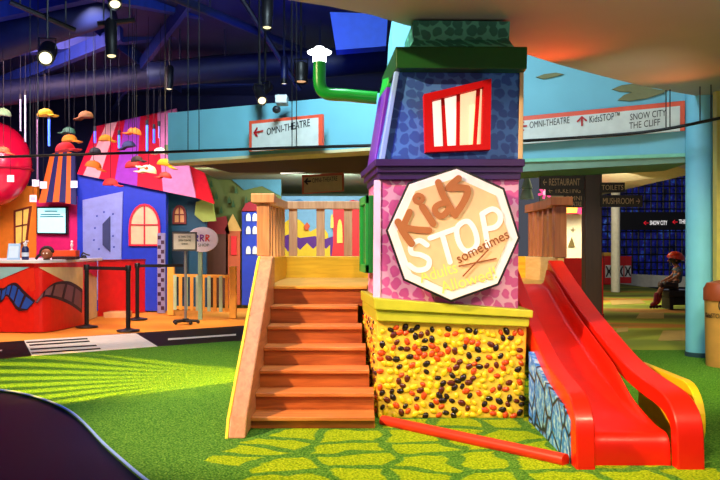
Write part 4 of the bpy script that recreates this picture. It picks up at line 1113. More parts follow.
# hanging caps
caps = [(3, 113, '#b8d8a0', 'L', 'pale green cap hanging highest at the frame edge over the red dome', 1),
        (45, 113.5, '#f2c414', 'R', 'bright yellow cap hanging alone in front of the dark ceiling', 1),
        (86, 115.5, '#7a4a1c', 'L', 'brown cap hanging high next to the bright yellow one', 1),
        (69, 131, '#14402c', 'L', 'dark green cap on top of a tight cluster of three caps', .9),
        (69.5, 139, '#f08a24', 'R', 'orange cap in the middle of a tight cluster of three caps', .95),
        (65, 148.5, '#c81428', 'R', 'wide red cap at the bottom of a tight cluster of three caps', 1.25),
        (105.5, 138.5, '#e8961c', 'R', 'golden orange cap on the stripes left of the navy cap', .9),
        (95, 150.5, '#14141c', 'L', 'black cap just above the black rail over the pale stripe', .8),
        (93.5, 165.5, '#e8701c', 'R', 'orange cap with a wide brim below the black rail on the pale stripe', 1.05),
        (110.5, 183, '#d83038', 'R', 'red cap hanging lowest, over the blue playhouse wall', 1),
        (134.5, 132, '#dc6c28', 'L', 'rusty orange cap hanging above the navy cap', .95),
        (128.5, 145, '#141c4c', 'L', 'navy cap with a wide brim above the black rail', .95),
        (136.5, 159, '#3c2c3c', 'R', 'dark cap directly above the red and white cap', .75),
        (132.5, 165, '#dc2430', 'R', 'red cap with a white brim just under the small dark cap', 1),
        (148.5, 170.5, '#f4e4d8', 'L', 'white cap with a red badge low in front of the purple stripes', 1.15),
        (160.5, 151.5, '#f4f0f0', 'L', 'plain white cap resting level with the black rail', .9),
        (165, 163.5, '#d89a1c', 'R', 'gold cap hanging directly above a small pink-red cap', 1),
        (165.5, 175.5, '#e0404c', 'L', 'small pink-red cap hanging directly below the gold one', .85),
        (3.5, 150.5, '#e85024', 'R', 'orange-red cap in front of the red dome just above the rail', .9)]
for ci, (px, py, c, side_, lab, k) in enumerate(caps):
    Y = 11.8 + (ci * 5 % 19) * .075 + (.25 if ci in (3, 8, 18) else 0)
    p = W(px, py, Y)
    t = thing('baseball_cap', lab, 'cap', p, 'caps hanging from the ceiling')
    s = 1 if side_ == 'R' else -1
    r = .105 * k
    tilt = Matrix.Rotation(R(random.uniform(-12, 12)), 3, 'Y')
    def P(v): return p + tilt @ Vector(v)
    b2 = bmn(); prof_ = []
    nseg = 18
    rings = []
    for a in range(7):
        ph = R(a * 14.5)
        rr = r * math.cos(ph) ** .8 if a < 6 else r * .05
        zz = r * .92 * math.sin(ph)
        rings.append([b2.verts.new(P((rr * math.cos(2 * math.pi * j / nseg) * 1.08, rr * math.sin(2 * math.pi * j / nseg) * .95, zz - .03))) for j in range(nseg)])
    for a, b in zip(rings, rings[1:]):
        for j in range(nseg): b2.faces.new((a[j], a[(j + 1) % nseg], b[(j + 1) % nseg], b[j]))
    b2.faces.new(rings[-1]); b2.faces.new(rings[0][::-1])
    obj('crown', b2, M(c, .7), t, smooth=50)
    b2 = bmn(); up, lo = [], []
    for j in range(11):
        a = R(-62 + 124 * j / 10)
        for f, zz in ((.92, -.022), (1.0 + .75 * math.cos(a * .9) ** 1.0, -.05)):
            up.append(P((s * r * 1.05 * f * math.cos(a * (1 if f < 1 else .85)), r * .95 * min(f, 1.1) * math.sin(a), zz)))
    verts = [b2.verts.new(v) for v in up]; verts2 = [b2.verts.new(v + V(0, 0, -.008)) for v in up]
    for j in range(10):
        b2.faces.new((verts[2 * j], verts[2 * j + 1], verts[2 * j + 3], verts[2 * j + 2])); b2.faces.new((verts2[2 * j + 2], verts2[2 * j + 3], verts2[2 * j + 1], verts2[2 * j]))
        b2.faces.new((verts[2 * j + 1], verts2[2 * j + 1], verts2[2 * j + 3], verts[2 * j + 3])); b2.faces.new((verts[2 * j], verts[2 * j + 2], verts2[2 * j + 2], verts2[2 * j]))
    b2.faces.new((verts[0], verts2[0], verts2[1], verts[1])); b2.faces.new((verts[-1], verts2[-1], verts2[-2], verts[-2]))
    obj('brim', b2, M('#f4f0ea' if 'white brim' in lab else c, .7), t, smooth=40)
    b2 = bmn(); ball(b2, P((0, 0, r * .92 - .03)), .012, ico=1); obj('button', b2, M(c, .6), t, smooth=True)
    if 'badge' in lab:
        b2 = bmn(); ball(b2, P((-.01, -r * .86, .02)), .03, (1, .3, 1), ico=2); obj('badge', b2, M('#d83a2c', .5), t, smooth=True)
    b2 = bmn(); tube(b2, [p + V(0, 0, r * .9 - .03), V(p.x, p.y, 4.71)], .0035, 6); obj('hanging_cord', b2, M('#06070e', .8), t)
# blue light tubes and steel rods hanging among the caps
for px, y0, y1, c, e, lab in [(49, 118, 146, '#3a6cff', 1.2, 'glowing blue tube hanging below the bright yellow cap'), (119, 134, 148, '#3a6cff', 1.2, 'short glowing blue tube left of the navy cap'), (147, 124, 151, '#4a7cff', 1.2, 'long glowing blue tube right of the rusty orange cap'),
                              (154, 128, 143, '#3a5cff', 1.2, 'short glowing blue tube next to the long one'), (171.5, 134, 150, '#3a6cff', 1.2, 'glowing blue tube nearest the aqua bulkhead'), (95, 130, 143, '#5a5cff', 1.0, 'short violet-blue tube above the black cap'),
                              (25.3, 94, 142, '#b8bcd0', 0, 'long steel rod hanging between the pale green and yellow caps'), (20.5, 98, 131, '#9aa0b8', 0, 'shorter steel rod hanging beside the long steel rod'), (37.5, 118, 180, '#8a6a8a', 0, 'thin violet steel rod above the paired white tags'), (159, 125, 138, '#8a7ac0', 0, 'very short steel rod above the plain white cap')]:
    p0, p1 = W(px, y0, 13.75), W(px, y1, 13.75)
    t = thing('hanging_tube', lab, 'tube', p1, 'tubes and rods hanging among the caps')
    bm = bmn(); tube(bm, [p0, p1], .018 if e else .016, 10); obj('tube_body', bm, M(c, .3, emit=e, var=.03, metal=0 if e else .6), t, smooth=True)
    bm = bmn(); tube(bm, [p0 + V(0, 0, -.02), p0 + V(0, 0, .06)], .024, 10); tube(bm, [p0, V(p0.x, p0.y, 4.71)], .0035, 6); obj('hanging_cap', bm, M('#0a0c18', .7), t)

# stanchions with belts
stp3 = [(86.7, 327.2, 'black barrier post nearest the film strip on the counter'), (128.2, 331, 'black barrier post nearest the zebra crossing, in the middle of the three'), (137.3, 319.6, 'black barrier post behind the other two, by the red partition')]
tops_ = []
for px, py, lab in stp3:
    p = G(px, py); tops_.append(p)
    t = thing('barrier_post', lab, 'barrier post', p, 'barrier posts at the reception')
    bm = bmn(); lathe(bm, [(.165, 0), (.17, .008), (.16, .02), (.06, .035), (.03, .05)], p, 24); obj('base', bm, M('#101014', .35), t, smooth=40)
    bm = bmn(); lathe(bm, [(.034, .03), (.034, .90)], p, 16); obj('pole', bm, M('#141418', .35), t, smooth=40)
    bm = bmn(); lathe(bm, [(.034, .88), (.045, .885), (.045, .955), (.04, .965)], p, 16); obj('belt_head', bm, M('#0c0c10', .4), t, smooth=40)
bl = [(tops_[0], tops_[1], 'black belt stretched between the barrier posts nearest the counter and the crossing'), (tops_[2], G(183, 318), 'black belt running from the rear barrier post toward the round signboard')]
for i, (a, b, lab) in enumerate(bl):
    d = (b - a).normalized(); a2 = a + d * .047; b2_ = b - d * (.047 if i == 0 else 0)
    bm = bmn(); s = V(-d.y, d.x, 0) * .003
    hexa(bm, [a2 - s + V(0, 0, .89), b2_ - s + V(0, 0, .89), b2_ - s + V(0, 0, .94), a2 - s + V(0, 0, .94)], [a2 + s + V(0, 0, .89), b2_ + s + V(0, 0, .89), b2_ + s + V(0, 0, .94), a2 + s + V(0, 0, .94)])
    tag(obj('barrier_belt_hanging', bm, M('#0e0e12', .6)), lab, 'belt', 'belts on the barrier posts')
# striped decal post beside blue house
t = thing('patterned_post', 'slim mosaic-patterned post at the corner of the blue playhouse', 'post', G(161.5, 313))
p = G(161.5, 313); bm = bmn(); box(bm, p.x - .07, p.x + .07, p.y - .04, p.y + .04, 0, 1.5, .006); obj('post_body', bm, M('#8a86b0', .5), t)
bm = bmn()
for k in range(16):
    for sx in (-1, 1):
        if (k + (sx > 0)) % 2: box(bm, p.x + (0 if sx > 0 else -.06), p.x + (.06 if sx > 0 else 0), p.y - .046, p.y - .038, .06 + k * .088, .13 + k * .088)
obj('mosaic', bm, M('#3a1c38', .5), t)

# picket fence
fn = thing('picket_fence', 'low orange and green picket fence in front of the painted village', 'fence', G(205, 317))
A, B = G(171, 315), G(233, 318.2)
dirv = (B - A); Lf = dirv.length; dirv.normalize()
yel = M('#f0b448', .5); grn = M('#b0d4ac', .5)
for k, p in enumerate((A, B)):
    bm = bmn(); box(bm, p.x - .06, p.x + .06, p.y - .06, p.y + .06, 0, .9, .008); obj('fence_post', bm, yel, fn)
for z in (.12, .70):
    bm = bmn(); hexa(bm, [A + V(0, -.02, z), B + V(0, -.02, z), B + V(0, -.02, z + .05), A + V(0, -.02, z + .05)], [A + V(0, .02, z), B + V(0, .02, z), B + V(0, .02, z + .05), A + V(0, .02, z + .05)]); obj('fence_rail', bm, yel, fn)
for k in range(10):
    p = A + dirv * Lf * (k + .8) / 10.8
    bm = bmn(); box(bm, p.x - .03, p.x + .03, p.y - .045, p.y - .02, .10, .73, .004); obj('picket', bm, yel if k % 2 else grn, fn, label='pale green picket' if k % 2 == 0 else None)
# stand sign
p = G(185.5, 324)
t = thing('notice_stand', 'grey framed notice on a steel pole with a black wheeled foot before the picket fence', 'notice stand', p)
s = p.y / F
bm = bmn()
for k in range(5):
    a = 2 * math.pi * k / 5 + .3; tube(bm, [p + V(0, 0, .06), p + V(.2 * math.cos(a), .2 * math.sin(a), .045)], .022, 8); ball(bm, p + V(.2 * math.cos(a), .2 * math.sin(a), .03), .03, ico=2)
lathe(bm, [(.05, .03), (.06, .05), (.05, .09)], p, 14); obj('foot', bm, M('#14161c', .4), t, smooth=50)
bm = bmn(); tube(bm, [p + V(0, 0, .06), p + V(0, 0, 1.2)], .022, 12); obj('pole', bm, M('#9aa0a8', .3, metal=.7), t, smooth=True)
zt, zb = W(0, 232, p.y - .04).z, W(0, 251, p.y - .04).z
bm = bmn(); box(bm, p.x - 12.5 * s, p.x + 12 * s, p.y - .06, p.y - .03, zb, zt, .005); fr = obj('notice_frame', bm, M('#44484c', .4), t)
bm = bmn(); box(bm, p.x - 11 * s, p.x + 10.5 * s, p.y - .066, p.y - .05, zb + .028, zt - .028); obj('notice_face', bm, M('#b8bcb8', .5), fr)
bm = bmn()
for k, tx in enumerate(('IS THIS THE', 'OMNI-THEATRE', 'QUEUE')): text(bm, tx, V(p.x, p.y - .067, zt - .075 - k * .058), .2 if k < 2 else .1, .032, thick=.003)
obj('lettering', bm, ink, fr)
# round sign
p = G(200.3, 319.6)
t = thing('round_signboard', 'white oval signboard with coloured letters on a pale green post by the picket fence', 'signboard', p)
s = p.y / F
bm = bmn(); box(bm, p.x - .035, p.x + .035, p.y - .03, p.y + .03, 0, 1.15, .006); obj('post', bm, M('#8fbc98', .5), t)
c = W(202.5, 239.5, p.y - .06)
bm = bmn(); prism(bm, [c + V(15.5 * s * math.cos(a), 0, 12.5 * s * math.sin(a)) for a in [2 * math.pi * k / 32 for k in range(32)]], V(0, .03, 0), .004); bd = obj('board', bm, M('#e4eef0', .4), t)
for k, (x, cc) in enumerate([(-7.5, '#3a4ab0'), (-2, '#7a3a9a'), (3.5, '#d8402c')]):
    bm = bmn(); e = c + V(x * s + 1.5 * s, 0, 1.5 * s)
    stroke(bm, [e + V(-1.6 * s, 0, -3 * s), e + V(-1.4 * s, 0, 3 * s)], .02, N, .004); stroke(bm, smooth_path([e + V(-1.4 * s, 0, 3 * s), e + V(1.2 * s, 0, 2.4 * s), e + V(1 * s, 0, .6 * s), e + V(-1.2 * s, 0, 0)], 4), .02, N, .004); stroke(bm, [e + V(-.8 * s, 0, 0), e + V(1.6 * s, 0, -3 * s)], .02, N, .004)
    obj('letter_mark', bm, M(cc, .5), bd)
bm = bmn(); text(bm, 'SHOP', c + V(1 * s, -.001, -5.5 * s), 11 * s, 3 * s, thick=.004); obj('lettering', bm, M('#6a8a78', .5), bd)

# ================================================================== RIGHT SIDE
# blue column
cb = G(701, 356); bm = bmn(); lathe(bm, [(.165, 0), (.165, 3.6)], cb, 32)
struct('column', bm, M('#7cccea', .55, var=.08, scale=3), smooth=40)
bm = bmn(); lathe(bm, [(.172, 0), (.172, .05)], cb, 32); struct('trim_5', bm, M('#2c4a5c', .5), smooth=40)
# wall at the frame edge
bm = bmn(); box(bm, 4.02, 4.10, 9.2, 9.7, -.06, 2.92); struct('wall_right', bm, M('#3a2c1c', .6))
bm = bmn(); box(bm, 3.86, 3.90, 9.2, 9.3, -.06, 2.92); struct('trim_6', bm, M('#c8b860', .5))
bm = bmn(); box(bm, 3.90, 6.0, 9.28, 9.4, -.06, 2.92); struct('wall_right_end', bm, M('#22160f', .6))
# bin
bp_ = G(728, 366)
t = thing('litter_bin', 'tan litter bin with a brown lid and lettering beside the blue column', 'bin', bp_)
rb_ = 22 * bp_.y / F
bm = bmn(); lathe(bm, [(rb_ * .93, 0), (rb_ * .95, .02), (rb_, .67), (rb_ * 1.02, .68)], bp_, 32); body = obj('bin_body', bm, M('#dc9a50', .45), t, smooth=40)
bm = bmn(); lathe(bm, [(rb_ * 1.05, .68), (rb_ * 1.05, .80), (rb_ * .9, .86), (rb_ * .3, .89)], bp_, 32); lid = obj('bin_lid', bm, M('#8a3c1c', .45), t, smooth=40)
bm = bmn(); box(bm, bp_.x - .13, bp_.x + .13, bp_.y - rb_ * 1.08, bp_.y - rb_ * .6, .71, .78, .006); obj('bin_flap', bm, M('#7a3418', .45), lid)
bm = bmn()
def curved_text(bm, s, z, w, h, a0):
    sub = bmn(); text(sub, s, V(0, 0, z), w, h, thick=.004)
    for v in sub.verts:
        a = R(-90) + a0 + v.co.x / rb_; rr = rb_ + .002 + (.004 if v.co.y < -.001 else 0)
        k = (.93 + .07 * v.co.z / .62)
        v.co = V(bp_.x + rr * k * math.cos(a) * 1.005, bp_.y + rr * k * math.sin(a) * 1.005, v.co.z)
    merge(bm, sub)
curved_text(bm, 'KidsSTOP\u2122', W(0, 316.5, bp_.y - rb_).z, .26, .05, R(-58)); curved_text(bm, '0', W(0, 306, bp_.y - rb_).z, .05, .10, R(-40))
obj('lettering', bm, ink, body)

# fingerpost
fp = G(591.5, 342)
t = thing('fingerpost', 'dark brown signpost with direction boards standing behind the slide', 'signpost', V(fp.x, fp.y, 0))
bm = bmn(); box(bm, fp.x - .105, fp.x + .11, fp.y - .1, fp.y + .1, 0, W(0, 165, fp.y).z, .01); obj('post', bm, wood('dark_post', '#2a140c', '#3c2014', 'Z'), t)
for (x0, x1, y0, y1, txt, arr) in [(540, 583, 189, 175, '\u2190 RESTAURANT', 0), (546, 583, 195.5, 185.5, '\u2190 TICKETING', 0), (564, 583, 207.5, 194.5, 'OMNI\nTHEATRE', 0), (600, 625, 192.5, 182.5, 'TOILETS', 0), (600, 643, 207, 195, 'MUSHROOM \u2192', 0)]:
    Yb_ = fp.y - (.12 if y1 != 185.5 else .09)
    bm = bmn(); panel(bm, [(x0, y0), (x1 + (1 if x0 < 590 else 0), y0), (x1 + (1 if x0 < 590 else 0), y1), (x0, y1)], Yb_, .04, .004); o_ = obj('sign_board', bm, M('#1c0f0c', .5), t)
    bm = bmn(); s = Yb_ / F; lines = txt.split('\n')
    for li, tx in enumerate(lines):
        hh = (y0 - y1) * (.5 if len(lines) == 1 else .34)
        text(bm, tx, W((x0 + x1) / 2, (y0 + y1) / 2 if len(lines) == 1 else y1 + (y0 - y1) * (.28 + .45 * li), Yb_), (x1 - x0) * .86 * s, hh * s, thick=.003)
    obj('lettering', bm, M('#b8946a', .5), o_)

# far glass wall
YG = 32.0
bm = bmn(); panel(bm, [(560, 289), (900, 289), (900, 120), (560, 120)], YG + .4, .2); struct('wall_far', bm, M('#141a30', .7))
bm = bmn(); panel(bm, [(540, 289), (590, 289), (590, 150), (540, 150)], YG - .4, .15); struct('wall_far_lobby', bm, M('#b8a888', .7))
wdw = bmn(); panel(wdw, [(588, 275), (720, 280), (720, 160), (588, 181)], YG + .1, .05); wglass = struct('window_1', wdw, blue_glass('night_glass'))
bm = bmn()
for k in range(22):
    x = 589 + k * 6.2
    tube(bm, [W(x, 276 + (x - 620) * .04, YG), W(x, 176 - (x - 620) * .16, YG)], .035, 6)
for k in range(15):
    y = 168 + k * 7.6
    tube(bm, [W(589, y + 3, YG - .02), W(720, y + 3, YG - .02)], .03, 6)
struct('window_frame', bm, M('#07090f', .4), wglass)
bm = bmn(); hexa(bm, [W(600, 270.5, YG - .6), W(720, 281.5, YG - .6), W(720, 276, YG - .6), W(600, 265.5, YG - .6)], [W(600, 270.5, YG - .3), W(720, 281.5, YG - .3), W(720, 276, YG - .3), W(600, 265.5, YG - .3)])
bm2 = bmn(); hexa(bm2, [W(590, 287, YG - .6), W(740, 287, YG - .6), W(740, 279, YG - .6), W(590, 272, YG - .6)], [W(590, 287, YG - .2), W(740, 287, YG - .2), W(740, 279, YG - .2), W(590, 272, YG - .2)])
bm.free(); struct('baseboard_far', bm2, M('#d8d4c0', .6))
bm = bmn(); prism(bm, [W(598, 196, 26), W(700, 172, 16), W(700, 140, 16), W(560, 140, 16), W(560, 190, 24)], V(0, .02, .06)); struct('ceiling_far', bm, M('#cdbf9a', .7))
bn = thing('banner_sign', 'long black illuminated SNOW CITY sign across the blue glass wall', 'sign', W(670, 228, YG - .5))
bm = bmn(); panel(bm, [(618, 230), (730, 230), (730, 212), (618, 212)], YG - .5, .15); bb = obj('sign_board', bm, M('#0c0a12', .4), bn)
s = YG / F
bm = bmn(); text(bm, 'SNOW CITY', W(658.5, 222.8, YG - .51), 17 * s, 4.2 * s, thick=.01); text(bm, 'THE CLIFF', W(688, 221.6, YG - .51), 18 * s, 4.2 * s, thick=.01)
obj('lettering', bm, M('#f4f0f0', .4, emit=.8), bb)
bm = bmn(); text(bm, '\u2190', W(646, 223, YG - .51), 5 * s, 4 * s, thick=.01); text(bm, '\u2190', W(675, 222, YG - .51), 5 * s, 4 * s, thick=.01); text(bm, 'SKY', W(646.5, 219, YG - .51), 7 * s, 2.4 * s, thick=.01) if False else None
obj('arrow', bm, M('#e01c2c', .4, emit=.8), bb)
# white column far
cw = G(615.5, 292); bm = bmn(); lathe(bm, [(.12, 0), (.12, 2.9)], cw, 20); struct('column_white', bm, M('#d8d4c4', .6), smooth=40)

# red-white play cabinets
for k, (x0, x1, y0, y1, lab) in enumerate([(604.5, 613, 284.5, 256, 'red and white patterned play cabinet with a yellow top, next to the signpost'), (616, 631.5, 283.2, 257.3, 'wider red play cabinet with white patterned doors by the far glass wall')]):
    Y = 1037 / (y0 - 248); s = Y / F
    a = W(x0, y0, Y); b = W(x1, y1, Y)
    t = thing('play_cabinet', lab, 'cabinet', V((a.x + b.x) / 2, Y, 0), 'play cabinets on the far floor')
    bm = bmn(); box(bm, a.x, b.x, Y, Y + .6, 0, b.z, .01); obj('body', bm, M('#c4141c', .5), t)
    n = 1 if k == 0 else 2
    for i in range(n):
        xa = a.x + (b.x - a.x) * (i + .08) / n; xb = a.x + (b.x - a.x) * (i + .92) / n
        bm = bmn(); box(bm, xa, xb, Y - .03, Y, b.z * .24, b.z * .68, .006); d_ = obj('door', bm, M('#c8ccd0', .5), t)
        bm = bmn(); c = V((xa + xb) / 2, Y - .031, b.z * .46); w_ = (xb - xa) * .36; h_ = b.z * .17
        stroke(bm, smooth_path([c + V(-w_, 0, h_), c + V(-w_ * .3, 0, 0), c + V(-w_, 0, -h_)], 4), .05, N, .004); stroke(bm, smooth_path([c + V(w_, 0, h_), c + V(w_ * .3, 0, 0), c + V(w_, 0, -h_)], 4), .05, N, .004); ball(bm, c, .06, (1, .1, 1), ico=2)
        obj('pattern', bm, M('#1c1c24', .5), d_)
    bm = bmn(); box(bm, a.x, b.x, Y - .02, Y + .62, b.z, b.z + .04, .006) if k else box(bm, a.x + .02, b.x - .02, Y + .1, Y + .5, b.z, b.z + .12, .02)
    obj('top', bm, M('#c8161c' if k else '#e0a83c', .5), t)
# red barrier behind the slide top
t = thing('red_barrier', 'low bright red barrier board behind the slide top and signpost', 'barrier', G(575, 319))
bm = bmn(); a = W(560, 300, 14.5); b = W(603.5, 258, 14.5); box(bm, a.x, b.x, 14.5, 14.6, .0, b.z, .01); obj('barrier_board', bm, M('#d8181c', .45), t)
bm = bmn()
for x in (a.x + .05, b.x - .05): box(bm, x - .04, x + .04, 14.42, 14.68, 0, .1, .006)
obj('barrier_foot', bm, M('#7a0c10', .5), t)
# cream booth and food stall beyond
bt = thing('lit_booth', 'small cream lit booth with a pink awning and glowing orange sign beyond the deck railing', 'booth', G(570, 296))
bm = bmn(); panel(bm, [(556, 290), (584, 290), (584, 214), (556, 214)], 20.5, .8, .02); obj('booth_body', bm, M('#e8dcb8', .5), bt)
bm = bmn(); p = [W(553, 214, 19.9), W(586, 214, 19.9), W(584, 204, 20.6), W(556, 204, 20.6)]; prism(bm, p, V(0, .05, .02)); obj('booth_awning', bm, M('#e03878', .5), bt)
bm = bmn(); panel(bm, [(558, 213), (577, 213), (578, 207), (557, 207)], 19.8, .06, .01); bs = obj('booth_sign', bm, M('#ff8a2c', .4, emit=1.2), bt)
bm = bmn(); panel(bm, [(559, 262), (565, 262), (565, 235), (559, 235)], 20.45, .06); obj('booth_window', bm, M('#2c2018', .4), bt)
bm = bmn(); text(bm, '+', W(573, 230, 20.49), .12, .12, thick=.01) ; panel(bm, [(568, 247), (575, 247), (572, 237)], 20.46, .05); obj('booth_mark', bm, M('#6a5a2c', .5), bt)
# pink neon flower on the left of railing
t = thing('pink_neon', 'bright pink lit ornament behind the reddish deck railing', 'light', W(546, 196, 16))
bm = bmn()
for a in range(6):
    an = math.pi * 2 * a / 6 + .3; c = W(545, 193, 16); tube(bm, [c, c + V(.13 * math.cos(an), 0, .11 * math.sin(an))], .022, 8)
obj('neon_spoke', bm, M('#ff4a8a', .4, emit=1.5), t, smooth=True)
bm = bmn(); ball(bm, W(545, 193, 16), .05, ico=2); tube(bm, [W(545, 193, 16), V(W(545, 193, 16).x, 16, 2.4), ], .01, 6); obj('hanging_hub', bm, M('#ffd0e0', .4, emit=1.0), t, smooth=True)
# pale cloud ornament under the fascia
t = thing('paper_tree', 'pale green hanging paper cone ornament beside the tower above the reddish railing', 'ornament', W(529, 196, 12))
bm = bmn(); lathe(bm, [(.10, 0), (.06, .14), (.08, .15), (.035, .30), (.0, .40)], W(527, 199, 12), 14); obj('cone', bm, M('#b8d8c8', .5), t, smooth=40)
bm = bmn(); p = W(527, 170, 12); tube(bm, [p, V(p.x, p.y, 2.7)], .006, 6); obj('hanging_cord', bm, blackm, t)

# bench and child
bench = thing('bench', 'low black bench where the helmeted child sits beside the blue column', 'bench', G(690, 309))
Y = 1037 / (309.5 - 248)
a = W(669, 309.5, Y); b = W(712, 291, Y)
bm = bmn(); box(bm, a.x, b.x, Y, Y + .5, b.z - .12, b.z, .02); obj('seat', bm, M('#1c1414', .5), bench)
for x in (a.x + .02, b.x - .1):
    bm = bmn(); box(bm, x, x + .08, Y + .02, Y + .48, 0, b.z - .12, .01); obj('leg', bm, M('#120c0c', .5), bench)
bm = bmn(); box(bm, a.x + .1, b.x - .1, Y + .1, Y + .14, .08, b.z - .12, .01); obj('stretcher', bm, M('#120c0c', .5), bench)
SEAT = b.z

def skin_obj(name, joints, bones, m, parent, origin, root=0, sub=2):
    """continuous skinned figure grown from joints (position, radius)"""
    me = bpy.data.meshes.new(name)
    me.from_pydata([Vector(j[0]) - origin for j in joints], bones, [])
    o = bpy.data.objects.new(name, me); SC.collection.objects.link(o)
    md = o.modifiers.new('skin', 'SKIN'); md.use_smooth_shade = True
    for i, j in enumerate(joints):
        r_ = j[1] if isinstance(j[1], tuple) else (j[1], j[1])
        me.skin_vertices[0].data[i].radius = r_
        me.skin_vertices[0].data[i].use_root = (i == root)
    s_ = o.modifiers.new('sub', 'SUBSURF'); s_.levels = sub; s_.render_levels = sub
    bpy.context.view_layer.update()
    dg = bpy.context.evaluated_depsgraph_get()
    me2 = bpy.data.meshes.new_from_object(o.evaluated_get(dg))
    bpy.data.objects.remove(o); me2.materials.append(m)
    me2.polygons.foreach_set('use_smooth', [True] * len(me2.polygons))
    o2 = bpy.data.objects.new(name, me2); SC.collection.objects.link(o2)
    ORG[o2.name] = Vector(origin); o2.parent = parent
    return o2
CY = Y + .22
def c3(px, py, dy=0): 
    p = W(px, py, CY); return V(p.x, CY + dy, p.z)
hip = c3(677, 284.5)
person = thing('person', 'seated child in orange helmet, grey-blue shirt and maroon skates on the black bench', 'person', V(hip.x, CY, SEAT))
PO = ORG[person.name]
skin = M('#a8684c', .55)
J = [(hip, (.10, .09)), (c3(677.5, 277), (.095, .085)), (c3(678, 272), (.105, .08)), (c3(677, 268), (.075, .06)), (c3(676.5, 265.5), .04), (c3(674.8, 263), .06), (c3(674.2, 258.8), .10),
     # arms
     (c3(677.5, 270, -.12), .042), (c3(676, 275, -.15), .034), (c3(669, 279.5, -.12), .028), (c3(665.5, 280.8, -.10), .026),
     (c3(677.5, 270, .12), .042), (c3(676, 275, .15), .034), (c3(669, 279.5, .12), .028), (c3(665.5, 280.8, .10), .026),
     # legs
     (c3(672, 285.5, -.07), .065), (c3(662.5, 284.5, -.09), .052), (c3(657, 292, -.09), .042), (c3(654, 301.5, -.09), .034), (c3(650, 303.5, -.09), .03),
     (c3(672, 285.5, .07), .065), (c3(664.5, 285, .09), .052), (c3(662, 293, .09), .042), (c3(660, 302.5, .09), .034), (c3(656, 304.5, .09), .03)]
E = [(0, 1), (1, 2), (2, 3), (3, 4), (4, 5), (5, 6), (3, 7), (7, 8), (8, 9), (9, 10), (3, 11), (11, 12), (12, 13), (13, 14), (0, 15), (15, 16), (16, 17), (17, 18), (18, 19), (0, 20), (20, 21), (21, 22), (22, 23), (23, 24)]
body = skin_obj('body', J, E, skin, person, PO)
# face: nose, ear, eyes, mouth (facing -x)
hc = c3(674.2, 259.3)
bm = bmn(); ball(bm, hc + V(-.112, 0, -.025), .02, (1.1, .8, 1), ico=2); ball(bm, hc + V(.01, -.1, -.02), .022, (.8, .4, 1.2), ico=2); ball(bm, hc + V(.01, .1, -.02), .022, (.8, .4, 1.2), ico=2)
obj('nose_and_ears', bm, skin, body, smooth=True)
bm = bmn(); ball(bm, hc + V(-.098, -.04, .005), .012, ico=2); ball(bm, hc + V(-.098, .04, .005), .012, ico=2); obj('eye', bm, M('#1a1010', .3), body, smooth=True)
bm = bmn(); ball(bm, hc + V(-.092, 0, -.065), .016, (.5, 1.4, .4), ico=2); obj('mouth', bm, M('#7a2c2c', .5), body, smooth=True)
# five fingers on each hand, closed over the knee
bm = bmn()
for sgn in (-1, 1):
    w0 = c3(665.8, 280.8, sgn * .10)
    for k, L in enumerate((.042, .05, .054, .048)):
        y_ = w0.y + (k - 1.5) * .015
        tube(bm, smooth_path([V(w0.x - .005, y_, w0.z), V(w0.x - L * .6, y_, w0.z + .002), V(w0.x - L, y_, w0.z - .012), V(w0.x - L * .95, y_, w0.z - .03)], 2), [.008, .008, .008, .0075, .007, .0065, .006], 6)
    tube(bm, [V(w0.x + .005, w0.y - sgn * .02, w0.z), V(w0.x - .02, w0.y - sgn * .042, w0.z - .004), V(w0.x - .036, w0.y - sgn * .04, w0.z - .016)], [.009, .009, .007], 6)
obj('fingers', bm, skin, body, smooth=True)
# hair under the helmet
bm = bmn(); ball(bm, hc + V(.026, 0, .014), .118, (1, .96, 1.0), u=20, v=14); obj('hair', bm, M('#1c100c', .7), person, smooth=True)
# shirt
JS = [(c3(676.2, 284), (.115, .105)), (c3(677.5, 277), (.11, .10)), (c3(678, 272), (.12, .095)), (c3(677, 268), (.088, .075)), (c3(676.6, 266.4), .05), (c3(677.5, 270, -.12), .055), (c3(676.2, 273, -.145), .048), (c3(677.5, 270, .12), .055), (c3(676.2, 273, .145), .048)]
skin_obj('shirt', JS, [(0, 1), (1, 2), (2, 3), (3, 4), (3, 5), (5, 6), (3, 7), (7, 8)], M('#5a6a80', .7), person, PO)
JT = [(c3(676, 284.8), (.105, .10)), (c3(672, 285.5, -.075), .075), (c3(662.3, 284.3, -.09), .062), (c3(660.5, 289, -.09), .055), (c3(672, 285.5, .075), .075), (c3(664.3, 285, .09), .062), (c3(663.2, 289, .09), .055)]
skin_obj('shorts', JT, [(0, 1), (1, 2), (2, 3), (0, 4), (4, 5), (5, 6)], M('#2c2024', .7), person, PO)
for k, (x, dy) in enumerate(((654.4, -.09), (660.6, .09))):
    JB = [(c3(x + 1, 292, dy), .055), (c3(x, 298, dy), .052), (c3(x - .4, 302, dy), .05), (c3(x - 3, 304, dy), .04), (c3(x - 6, 304.6, dy), .034)]
    sk = skin_obj('skate', JB, [(0, 1), (1, 2), (2, 3), (3, 4)], M('#8a1c2c', .5), person, PO)
    for j in range(3):
        bm = bmn(); c = c3(x - 5 + j * 3, 306.6, dy); c.z = max(c.z, .032)
        mt = Matrix.Rotation(R(90), 4, 'X'); lathe(bm, [(.03, -.012), (.032, 0), (.03, .012)], c, 12, mt); obj('wheel', bm, M('#3a0c14', .5), sk, smooth=40)
    bm = bmn(); ball(bm, c3(659.6 if k == 0 else 661.4, 285.2, dy), .066, (.5, 1, 1.1), ico=2); obj('knee_pad', bm, M('#3c1018', .5), person, smooth=True)
